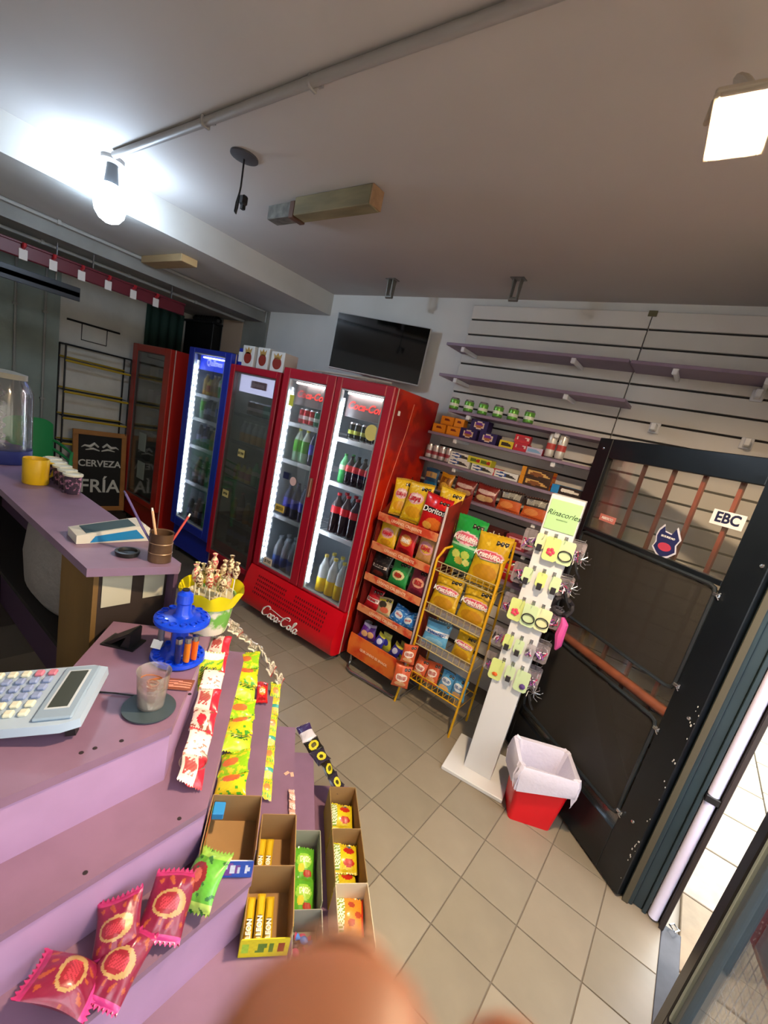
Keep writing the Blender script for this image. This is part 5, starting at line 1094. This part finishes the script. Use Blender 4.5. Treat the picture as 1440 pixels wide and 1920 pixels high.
# ------------------------------------------------------------ left wall: wire rack, chalkboard, chairs
t = thing('bread_rack', 'black metal rack with yellow rails against the left wall', 'rack', (-5.48, 1.64, .0))
bk = mat('black_metal', '#1e2022', .45)
for x in (.0, .17):
    m_ = MB()
    for y in (0, .595): m_.tube([(x + .02, y, 0), (x + .02, y, 1.77)], .009, 6)
    m_.tube([(x + .02, 0, 1.77), (x + .02, .595, 1.77)], .009, 6); m_.build('frame', bk, t)
m_ = MB()
for y in (0, .595): m_.tube([(.02, y, 1.77), (.19, y, 1.77)], .008, 6).tube([(.02, y, .4), (.19, y, .4)], .008, 6)
m_.build('cross_bar', bk, t)
for z in (1.62, 1.32, 1.06, .80, .50):
    MB().tube([(.19, .0, z), (.19, .595, z - .01)], .011, 8).tube([(.03, .0, z + .03), (.03, .595, z + .02)], .008, 8).build('rail', mat('mustard_rail', '#b59a24', .45), t)
    w_ = MB()
    for k in range(6): w_.tube([(.03 + .027 * k, 0, z + .015), (.03 + .027 * k, .595, z + .01)], .0022, 5)
    w_.build('shelf_wires', bk, t)
t = thing('wall_hanger', 'thin black bar with two drops fixed high on the left wall', 'rack', (-5.49, 1.70, 2.01))
MB().tube([(.0, 0, 0), (.0, .48, 0)], .011, 6).tube([(0, .13, 0), (0, .13, -.16), (0, .36, -.16), (0, .36, 0)], .005, 6).build('bar', bk, t)
t = thing('chalkboard', 'framed chalkboard sign for cold beer leaning on the left wall', 'chalkboard', (-5.22, 1.735, .10))
t.rotation_euler = (0, math.radians(-5), 0)
wf = mat('frame_wood', '#a8743c', .5, noise=(8, .3), stretch=(1, .3, 1)); L_, HB = .515, .87
MB().box(-.012, .012, 0, L_, 0, .05, bev=.003).build('frame_rail', wf, t); MB().box(-.012, .012, 0, L_, HB - .05, HB, bev=.003).build('frame_rail', wf, t)
MB().box(-.012, .012, 0, .05, .05, HB - .05, bev=.003).build('frame_stile', wf, t); MB().box(-.012, .012, L_ - .05, L_, .05, HB - .05, bev=.003).build('frame_stile', wf, t)
bd_ = MB().box(-.006, .004, .05, L_ - .05, .05, HB - .05).build('slate', mat('slate_black', '#1b1c1b', .8, noise=(5, .3)), t)
chk = mat('chalk', '#c9cbc4', .9); LR = (math.pi / 2, 0, math.pi / 2)
text('CERVEZA', .098, chk, bd_, (.006, .257, .52), LR, bold=.002); text('FRÍA', .20, chk, bd_, (.006, .262, .27), LR, bold=.003)
m_ = MB()
for sg in (-1, 1):
    m_.tube([(.007, .257 + sg * .02, .70), (.007, .257 + sg * .06, .735), (.007, .257 + sg * .10, .70), (.007, .257 + sg * .15, .71), (.007, .257 + sg * .18, .69)], [.010, .015, .018, .010, .003], 6)
    m_.tube([(.007, .257 + sg * .01, .66), (.007, .257 + sg * .07, .68), (.007, .257 + sg * .14, .665)], [.006, .012, .004], 6)
m_.build('chalk_scroll', chk, bd_)
tag(MB().box(-5.4, -5.1, 1.72, 2.235, .0, .098, bev=.004).build('wood_pallet', mat('dark_crate', '#2a221d', .8)), 'low dark crate under the chalkboard', 'crate')
gp = mat('green_plastic', '#2f9a5a', .4)
for k in range(3):
    t = thing('plastic_chair', 'green plastic chair, %s of the stack by the left wall' % ('lowest', 'middle', 'uppermost')[k], 'chair', (-4.98, 1.36, .09 * k), math.radians(90), 'stacked green chairs')
    MB().box(-.2, .2, -.2, .2, .42, .44, bev=.01).build('seat', gp, t)
    MB().grid(lambda u, v: (-.19 + .38 * u, .2 + .05 * v - .03 * math.sin(math.pi * u), .44 + .42 * v - .05 * (2 * u - 1) ** 4 * v), 12, 8).grid(lambda u, v: (-.19 + .38 * u, .212 + .05 * v - .03 * math.sin(math.pi * u), .44 + .42 * v - .05 * (2 * u - 1) ** 4 * v), 12, 8, flip=True).build('backrest', gp, t)
    for sx in (-1, 1):
        for sy in (-1, 1): MB().tube([(sx * .18, sy * .18, .42), (sx * .21, sy * .22, 0)], .016, 6).build('leg', gp, t)
        MB().tube([(sx * .2, -.18, .43), (sx * .22, -.17, .62), (sx * .22, .1, .64), (sx * .19, .22, .66)], .014, 6).build('arm', gp, t)

# ------------------------------------------------------------ candy trays on the steps
card_in = mat('cardboard', '#98774c', .8, noise=(8, .12)); 
def tray(s0, s1, n0, n1, z, h, out_m, front, label, inner=card_in, lo=.6):
    ls, ln = s1 - s0, n1 - n0; p = sn((s0 + s1) / 2, (n0 + n1) / 2, z + .001); t = thing('candy_tray', label, 'tray', p, CB); e = .0022
    a, b = ln / 2, ls / 2
    MB().box(-a, a, -b, b, 0, e).build('tray_bottom', inner, t)
    m = MB(); m.box(-a, -a + e, -b, b, e, h).box(a - e, a, -b, b, e, h).box(-a + e, a - e, b - e, b, e, h * 1.02); m.build('tray_wall', inner, t)
    m = MB(); m.box(-a - .0006, -a, -b, b, .0, h - .001).box(a, a + .0006, -b, b, .0, h - .001).box(-a, a, b, b + .0006, 0, h - .001); m.build('printed_sleeve', out_m, t)
    f = MB(); f.grid(lambda u, v: (-a + 2 * a * u, -b - .0005, v * h * lo), 22, 8, front, smooth=False); f.grid(lambda u, v: (-a + 2 * a * u, -b + e, v * h * lo), 2, 2, lambda u, v: lin('#98774c'), smooth=False, flip=True)
    f.grid(lambda u, v: (-a + 2 * a * u, -b - .0005 + v * (e + .0005), h * lo), 2, 1, front, smooth=False)
    f.build('printed_front', PRINTC, t); return t
blu = mat('tray_blue', '#2c4fb0', .5, noise=(30, .4), color2='#6a3a8a'); yl = mat('tray_yellow', '#b5a61c', .5); gr = mat('tray_green', '#9aa84a', .5); wt = mat('tray_white', '#cfd6cf', .5)
d_bl = design('#2f56b8', [('e', .5, .5, .3, .34, '#7c4a9c'), ('t', .25, .3, .75, .75, '#d9dff0'), ('e', .1, .5, .06, .2, '#d8dff0'), ('e', .9, .5, .06, .2, '#d8dff0')])
d_yl = design('#cdbf1c', [('t', .3, .2, .7, .75, '#5a7a2a'), ('e', .85, .5, .08, .3, '#8a3a1c'), ('e', .12, .5, .08, .3, '#9ac03a')])
d_lm = design('#d8d428', [('t', .2, .3, .8, .7, '#8a8a20')]); d_wt = design('#cfdad6', [('t', .2, .3, .8, .7, '#9ab0b0')])
t = tray(.845, 1.0, -.063, .068, .575, .088, blu, d_bl, 'open empty candy tray with blue printed front on the upper step')
MB().box(-.060, -.059, -.07, .07, .01, .08).build('inner_print', mat('inner_print', '#7c8a3c', .5, noise=(40, .6, .42, .58), color2='#a8442c'), t); MB().box(-.058, -.028, .035, .074, .05, .07, bev=.002).build('blue_flap', mat('flap_blue', '#2a86c8', .5), t)
tray(.945, 1.095, .085, .190, .394, .100, yl, d_lm, 'brown candy tray holding two yellow bars, behind the fuller bar tray')
tray(.785, .935, .070, .190, .394, .100, yl, d_yl, 'brown candy tray with yellow front holding three yellow bars')
tray(.96, 1.19, .215, .302, .22, .10, gr, d_wt, 'grey-white candy tray with green packs on the third step', inner=mat('grey_card', '#8d8a7c', .8))
tray(.835, .945, .215, .302, .22, .09, wt, d_lm, 'small tray with blue and pink twisted candies', inner=mat('grey_card', '#8d8a7c', .8))
for (a_, b_, l_) in ((1.315, 1.50, 'far'), (1.11, 1.305, 'middle'), (.91, 1.10, 'near')):
    tray(a_, b_, .375, .49, .06, .135, mat('tray_olive', '#a8a02c', .5) if l_ != 'near' else mat('tray_cream', '#d8cf9c', .5), d_lm, 'open yellow candy tray, %s one of three on the lowest step' % l_, inner=card_in if l_ != 'near' else mat('cream_card', '#cbbba0', .7))
BAR = dict(top=design('#c9a91c', [('r', .02, .2, .98, .8, '#3a3414'), ('t', .08, .25, .5, .75, '#e6d8a0'), ('r', .55, .2, .98, .8, '#d8b828')]), front=design('#b8981a'), side=design('#b8981a'))
def bar(s, n, z, label, group, L=.125, rz=0.):
    w_ = .022
    def mk():
        m = MB()
        def fn(u, v): th_ = .007 * (math.sin(math.pi * v) ** .4) * (0.2 + .8 * min(1, min(u, 1 - u) * 12)); return (-w_ / 2 + v * w_, L / 2 - u * L, .004 + th_)
        m.grid(fn, 40, 8, lambda u, v: BAR['top'](1 - u, v), smooth=True); m.grid(lambda u, v: (-w_ / 2 + v * w_, L / 2 - u * L, .001), 2, 2, BAR['side'], flip=True); return m.mesh('candy_bar', PRINT)
    o = ob('candy_bar', cached(('bar', L), mk), None, sn(s, n, z), (0, 0, CB + rz)); tag(o, label, 'candy bar', group)
    text('LEON', .018, TXW, o, (.0, -.02, .0125), (0, 0, math.pi / 2), bold=.0006)
for k, n in enumerate((.088, .113, .138)): bar(.855, n, .400 + .012 * (k == 1), 'yellow candy bar, %s of the three in the front bar tray' % ordl(k, 3), 'bars in the front tray')
for k, n in enumerate((.100, .123)): bar(1.025, n, .400, 'yellow candy bar, %s of the pair in the rear bar tray' % ('left', 'right')[k], 'bars in the rear tray', rz=-.03)
BAGD['sour_green'] = design('#5aa82a', [('e', .5, .55, .36, .22, '#9ad04a'), ('e', .35, .35, .16, .12, '#d8c83a'), ('e', .65, .2, .2, .1, '#a8321c'), ('t', .3, .5, .8, .66, '#e6f0c0')])
BAGD['gummy_yellow'] = design('#d6c41e', [('r', .04, .1, .3, .95, '#7aa82c'), ('t', .06, .14, .28, .9, '#eef0d8'), ('e', .65, .72, .22, .13, '#b8281c'), ('e', .65, .3, .22, .13, '#b8281c'), ('e', .65, .9, .1, .05, '#2a6ab0')])
BAGD['gummy_orange'] = design('#d9902a', [('r', .04, .1, .3, .95, '#8aa03a'), ('t', .06, .14, .28, .9, '#eef0d8'), ('e', .55, .75, .13, .09, '#a8402a'), ('e', .8, .5, .13, .09, '#b84a2a'), ('e', .55, .3, .13, .09, '#a83a24'), ('r', .92, 0, 1, 1, '#c83a1c')])
def flat(kd, w_, h_, th_, s, n, z, rz, label, group, tilt=-1.42):
    p = sn(s, n, z); me = bag_mesh((kd, w_, h_, th_), w_, h_, th_, BAGD[kd], nu=24, nv=24); o = ob('candy_packet', me, None, p, (tilt, 0, CB + rz)); return tag(o, label, 'candy', group)
for k, s in enumerate((.975, 1.07)): flat('sour_green', .074, .10, .03, s, .258, .24 + .008 * k, .05, 'green sour candy packet, %s in the grey-white tray' % ('near', 'far')[k], 'packets in the grey-white tray')
for (b_, l_, kd) in ((1.325, 'far', 'gummy_yellow'), (1.12, 'middle', 'gummy_yellow'), (.92, 'near', 'gummy_orange')):
    for k in range(2): flat(kd, .10, .105, .028, b_ + .0 + (.03 if k else 0) + (.045 if l_ != 'far' else .02) * k, .432, .085 + .030 * k, .05 * (-1) ** k, '%s gummy packet, %s of two in the %s yellow tray' % ('orange' if kd == 'gummy_orange' else 'yellow', ('lower', 'upper')[k], l_), 'gummy packets in the %s tray' % l_)
for k in range(7):
    c = ('#2468c0', '#d04a8c', '#2a7ad0', '#c8507a', '#2060b0', '#d85a98', '#3a3a44')[k]; p = sn(.855 + .022 * (k % 4), .235 + .022 * (k // 2 % 3), .235 + .012 * (k % 3))
    tt = MB().lathe([(.010, -.024), (.003, -.012), (.009, -.006), (.010, 0), (.009, .006), (.003, .012), (.010, .024)], 9, rot=Matrix.Rotation(math.pi / 2, 3, 'Y') @ Matrix.Rotation(.5 * k, 3, 'X'), smooth=False).build('twist_candy', mat('twist_' + c[1:], c, .3, coat=.3), None, p, .7 * k)
    tag(tt, '%s twisted candy among those heaped in the small tray' % ('blue' if k in (0, 2, 4) else ('black' if k == 6 else 'pink')), 'candy', 'twisted candies in the small tray')

# strips of sachets -------------------------------------------------------
def strip(name, label, pts, w_, n, cols, tw=.5, th_=.012, group=None, overl=1.12):
    "chain of printed sachets along a polyline of (s, n, z)"
    P = [sn(*p) for p in pts]; seg = [(P[i + 1] - P[i]).length for i in range(len(P) - 1)]; T = sum(seg)
    def at(d):
        for i, l in enumerate(seg):
            if d <= l or i == len(seg) - 1: return P[i] + (P[i + 1] - P[i]) * (d / l), (P[i + 1] - P[i]).normalized()
            d -= l
    t = thing('sachet_strip', label, 'candy', P[0], 0, group); L = T / n
    for k in range(n):
        c, d = at(L * (k + .5)); side_ = d.cross(Vector((0, 0, 1))).normalized(); up = side_.cross(d).normalized()
        a = R_.uniform(-tw, tw); side2 = side_ * math.cos(a) + up * math.sin(a); up2 = up * math.cos(a) - side_ * math.sin(a)
        des = cols[k % len(cols)]; me = bag_mesh((name, k % len(cols), w_, round(L, 3)), w_, L * overl, th_, des, nu=22, nv=22)
        M = Matrix((( -side2.x, -up2.x, -d.x, 0), (-side2.y, -up2.y, -d.y, 0), (-side2.z, -up2.z, -d.z, 0), (0, 0, 0, 1)))
        M = Matrix(((side2.x, -up2.x, d.x, 0), (side2.y, -up2.y, d.y, 0), (side2.z, -up2.z, d.z, 0), (0, 0, 0, 1)))
        o = bpy.data.objects.new('sachet', me); COL.objects.link(o); o.parent = t
        M.translation = c - P[0] - d * (L * overl / 2) + up * (th_ * .7); o.matrix_local = M
    return t
wr_ = [design('#d9cfc4', [('r', 0, 0, .35, 1, '#c8283c'), ('e', .65, .5, .25, .2, '#a8605a'), ('t', .5, .2, .9, .8, '#a84a48')]), design('#cdbfb4', [('r', 0, 0, .25, 1, '#d02a40'), ('n', 9, 9, .5, '#8a4a3c'), ('e', .6, .6, .2, .2, '#b8283a')]), design('#ddd6cc', [('n', 8, 12, .6, '#b07a6a'), ('b', .0, .12, '#c02838')])]
strip('white_strip', 'long strip of red and white sachets on the shaded top step', [(1.47, -.15, .86), (1.2, -.135, .79), (.945, -.12, .745)], .068, 7, wr_, .5, .02)
gy = [design('#8ec41e', [('n', 9, 9, .3, '#d8cc2a'), ('e', .6, .5, .3, .2, '#d8743a')]), design('#d8cc1e', [('n', 11, 8, .5, '#4aa02a'), ('e', .5, .3, .3, .2, '#d0603a')]), design('#a8cc2a', [('n', 12, 6, .4, '#e0c42a'), ('t', .2, .2, .8, .5, '#2a5a24')])]
strip('green_strip', 'wide strip of lime green and yellow candy sachets on the second step', [(1.60, -.055, .72), (1.35, -.035, .64), (1.05, -.02, .59)], .092, 8, gy, .45, .03)
yy = [design('#d2c62a', [('n', 14, 9, .4, '#6ab04a'), ('e', .5, .5, .3, .2, '#c8884a')]), design('#c8c83a', [('n', 9, 14, .4, '#d89a6a'), ('b', .4, .6, '#3a9a8c')])]
strip('yellow_strip', 'narrow strip of yellow candy sachets by the third step', [(1.61, .075, .60), (1.45, .085, .47), (1.235, .095, .405)], .042, 7, yy, .5, .012)
strip('coral_strip', 'short coral and white candy stick strip at the step edge', [(1.275, .185, .40), (1.165, .19, .40)], .022, 3, [design('#dba08c', [('n', 12, 12, .3, '#f0e0d8')])], .3, .008)
bb = [design('#1c1a16', [('e', .5, .5, .36, .3, '#c9c02a'), ('e', .5, .5, .18, .15, '#4a4414')]), design('#2a2638', [('e', .45, .5, .34, .28, '#d2c83a'), ('e', .5, .5, .15, .12, '#3a3414')])]
strip('black_strip', 'strip of black sachets with yellow flowers at the floor end', [(1.72, .285, .225), (1.60, .36, .20), (1.535, .425, .145)], .075, 4, bb, .3, .02)
MBb = strip('white_violet_strip', 'white and violet crumpled sachet at the far end of the low step', [(1.80, .25, .235), (1.72, .28, .23)], .07, 1, [design('#d8d6de', [('b', 0, .4, '#3a2c60')])], .3, .02)
ws = [design('#c9c3ae', [('t', .1, .1, .9, .9, '#5a564a')]), design('#d3ccb8', [('t', .15, .1, .85, .9, '#6a5a50'), ('b', .85, 1, '#a83a34')])]
strip('cream_strip', 'strip of small cream sachets draped over the counter end', [(1.60, -.235, .905), (1.625, -.12, .80), (1.62, -.04, .735)], .058, 9, ws, .7, .022)
strip('cream_strip', 'second strip of cream and red sachets down the step end', [(1.62, -.03, .745), (1.625, .03, .66), (1.62, .09, .59)], .050, 6, ws, .7, .02)
flat('small_red', .045, .10, .02, 1.50, .03, .59, .1, 'small red packet lying at the far end of the second step', None)
BAGD['lime_hang'] = design('#c3cc1e', [('n', 9, 12, .55, '#6aa82a'), ('t', .2, .35, .8, .7, '#3a3a20'), ('b', .85, 1, '#d8dcd0')])
o = bag('lime_hang', .09, .16, .03, sn(1.33, -.165, .745), CB + .25, .12, 'lime yellow packet hanging against the counter edge', None)
t = thing('plastic_bowl', 'translucent grey bowl lying on the shaded top step', 'bowl', sn(1.0, -.125, .7375)); MB().lathe([(0, .0), (.022, 0), (.034, .035), (.036, .035), (.024, -.001)], 20).build('bowl', panemat('cup_plastic'), t)
for k, (s, n) in enumerate(((1.36, .165), (1.355, .185))): tag(MB().box(-.006, .006, -.010, .010, 0, .001).build('sticker_scrap', mat('scrap', '#d0a890', .7), None, sn(s, n, .3945), k), 'torn sticker scrap on the third step, %s' % ('larger', 'smaller')[k], 'sticker')

# maroon and green candy bags on the left steps
for k, (kd, x, y, rz_, tl, ro, w_, h_, lab) in enumerate((
        ('candy_maroon', -.622, .235, 2.4, -1.15, .25, .095, .125, 'crumpled maroon candy bag nearest the bottom left corner'),
        ('candy_maroon', -.650, .345, 1.0, -.95, -.2, .085, .105, 'maroon candy bag standing at the left of the middle pair'),
        ('candy_maroon', -.600, .318, .55, -1.3, .15, .085, .115, 'maroon candy bag with pink seam lying lowest of the middle pair'),
        ('candy_maroon', -.628, .425, .8, -1.15, .2, .095, .12, 'maroon candy bag lying next to the green one'),
        ('candy_green', -.612, .515, .35, -1.05, -.35, .095, .12, 'green and maroon candy bag at the step corner'))):
    cx, cy = x + math.sin(-tl) * h_ / 2 * math.sin(rz_), y - math.sin(-tl) * h_ / 2 * math.cos(rz_)
    o = bag(kd, w_, h_, .05, (cx, cy, .60 - .012 * (k == 2)), rz_, tl, lab, 'candy bags on the left step', roll=ro, cat='candy', name='candy_bag')

# ------------------------------------------------------------ photographer's hand, fingertip just in front of the lens
def H(r, d, f): return CAM + rx * r + ry * d + rz * f
def hand():
    me = bpy.data.meshes.new('hand'); V = []; E_ = []; Rr = []
    def v(p, r): V.append(tuple(p)); Rr.append(r); return len(V) - 1
    def chain(start, pts):
        a = start
        for p, r in pts: b = v(p, r); E_.append((a, b)); a = b
        return a
    F0 = .034
    palm = v(H(.030, .150, F0 + .012), .020)
    wrist = chain(palm, [(H(.036, .185, F0 + .010), .022), (H(.042, .225, F0), .024), (H(.05, .32, F0 - .03), .029), (H(.056, .40, F0 - .06), .032)])
    k1 = chain(palm, [(H(.004, .118, F0 + .014), .0125)]); chain(k1, [(H(-.003, .090, F0 + .008), .0105), (H(-.0044, .070, F0 + .001), .0115), (H(-.0052, .053, F0), .0114), (H(-.0056, .0420, F0), .0106), (H(-.0058, .0376, F0), .0088)])
    k2 = chain(palm, [(H(.026, .115, F0 + .016), .0125)]); chain(k2, [(H(.026, .090, F0 + .012), .0105), (H(.0190, .072, F0 + .008), .0096), (H(.0115, .0580, F0 + .009), .0086), (H(.0085, .0540, F0 + .009), .0074)])
    k3 = chain(palm, [(H(.046, .120, F0 + .016), .012)]); chain(k3, [(H(.050, .097, F0 + .016), .010), (H(.052, .082, F0 + .006), .0095), (H(.050, .078, F0 - .006), .008)])
    k4 = chain(palm, [(H(.063, .130, F0 + .012), .0105)]); chain(k4, [(H(.070, .110, F0 + .012), .0088), (H(.073, .098, F0 + .004), .0082), (H(.071, .094, F0 - .006), .007)])
    chain(palm, [(H(.004, .152, F0 + .002), .0145), (H(-.018, .136, F0 - .008), .0125), (H(-.030, .116, F0 - .012), .011), (H(-.034, .100, F0 - .012), .009)])
    me.from_pydata(V, E_, []); o = bpy.data.objects.new('hand', me); COL.objects.link(o)
    sk = o.modifiers.new('skin', 'SKIN'); sk.use_smooth_shade = True
    for i, d in enumerate(me.skin_vertices[0].data): d.radius = (Rr[i], Rr[i]); d.use_root = (i == 0)
    ss = o.modifiers.new('sub', 'SUBSURF'); ss.levels = 2; ss.render_levels = 2
    dg = bpy.context.evaluated_depsgraph_get(); m2 = bpy.data.meshes.new_from_object(o.evaluated_get(dg)); bpy.data.objects.remove(o)
    m2.name = 'hand'; m2.materials.clear(); sk_m = mat('skin', '#85543a', .5, noise=(60, .12), bump=(180, .3, .0008)); b = sk_m.node_tree.nodes['Principled BSDF']; b.inputs['Subsurface Weight'].default_value = .15; b.inputs['Subsurface Radius'].default_value = (.006, .002, .001); b.inputs['Subsurface Scale'].default_value = .5
    m2.materials.append(sk_m); m2.polygons.foreach_set('use_smooth', [True] * len(m2.polygons))
    o = ob('person', m2); tag(o, "photographer's hand with blurred fingertip in front of the lens, bottom edge", 'person'); return o
hd_ = hand()
nl = MB().lathe([(0, .0016), (.004, .0014), (.0062, .0004), (.0065, -.0006)], 16, sx=1, sy=1.3).mesh('fingernail', mat('nail', '#c99a80', .3))
no = ob('fingernail', nl, hd_); q = Matrix(((rx.x, -ry.x, rz.x, 0), (rx.y, -ry.y, rz.y, 0), (rx.z, -ry.z, rz.z, 0), (0, 0, 0, 1))); q.translation = H(-.0050, .047, .034 + .0088); no.matrix_local = q
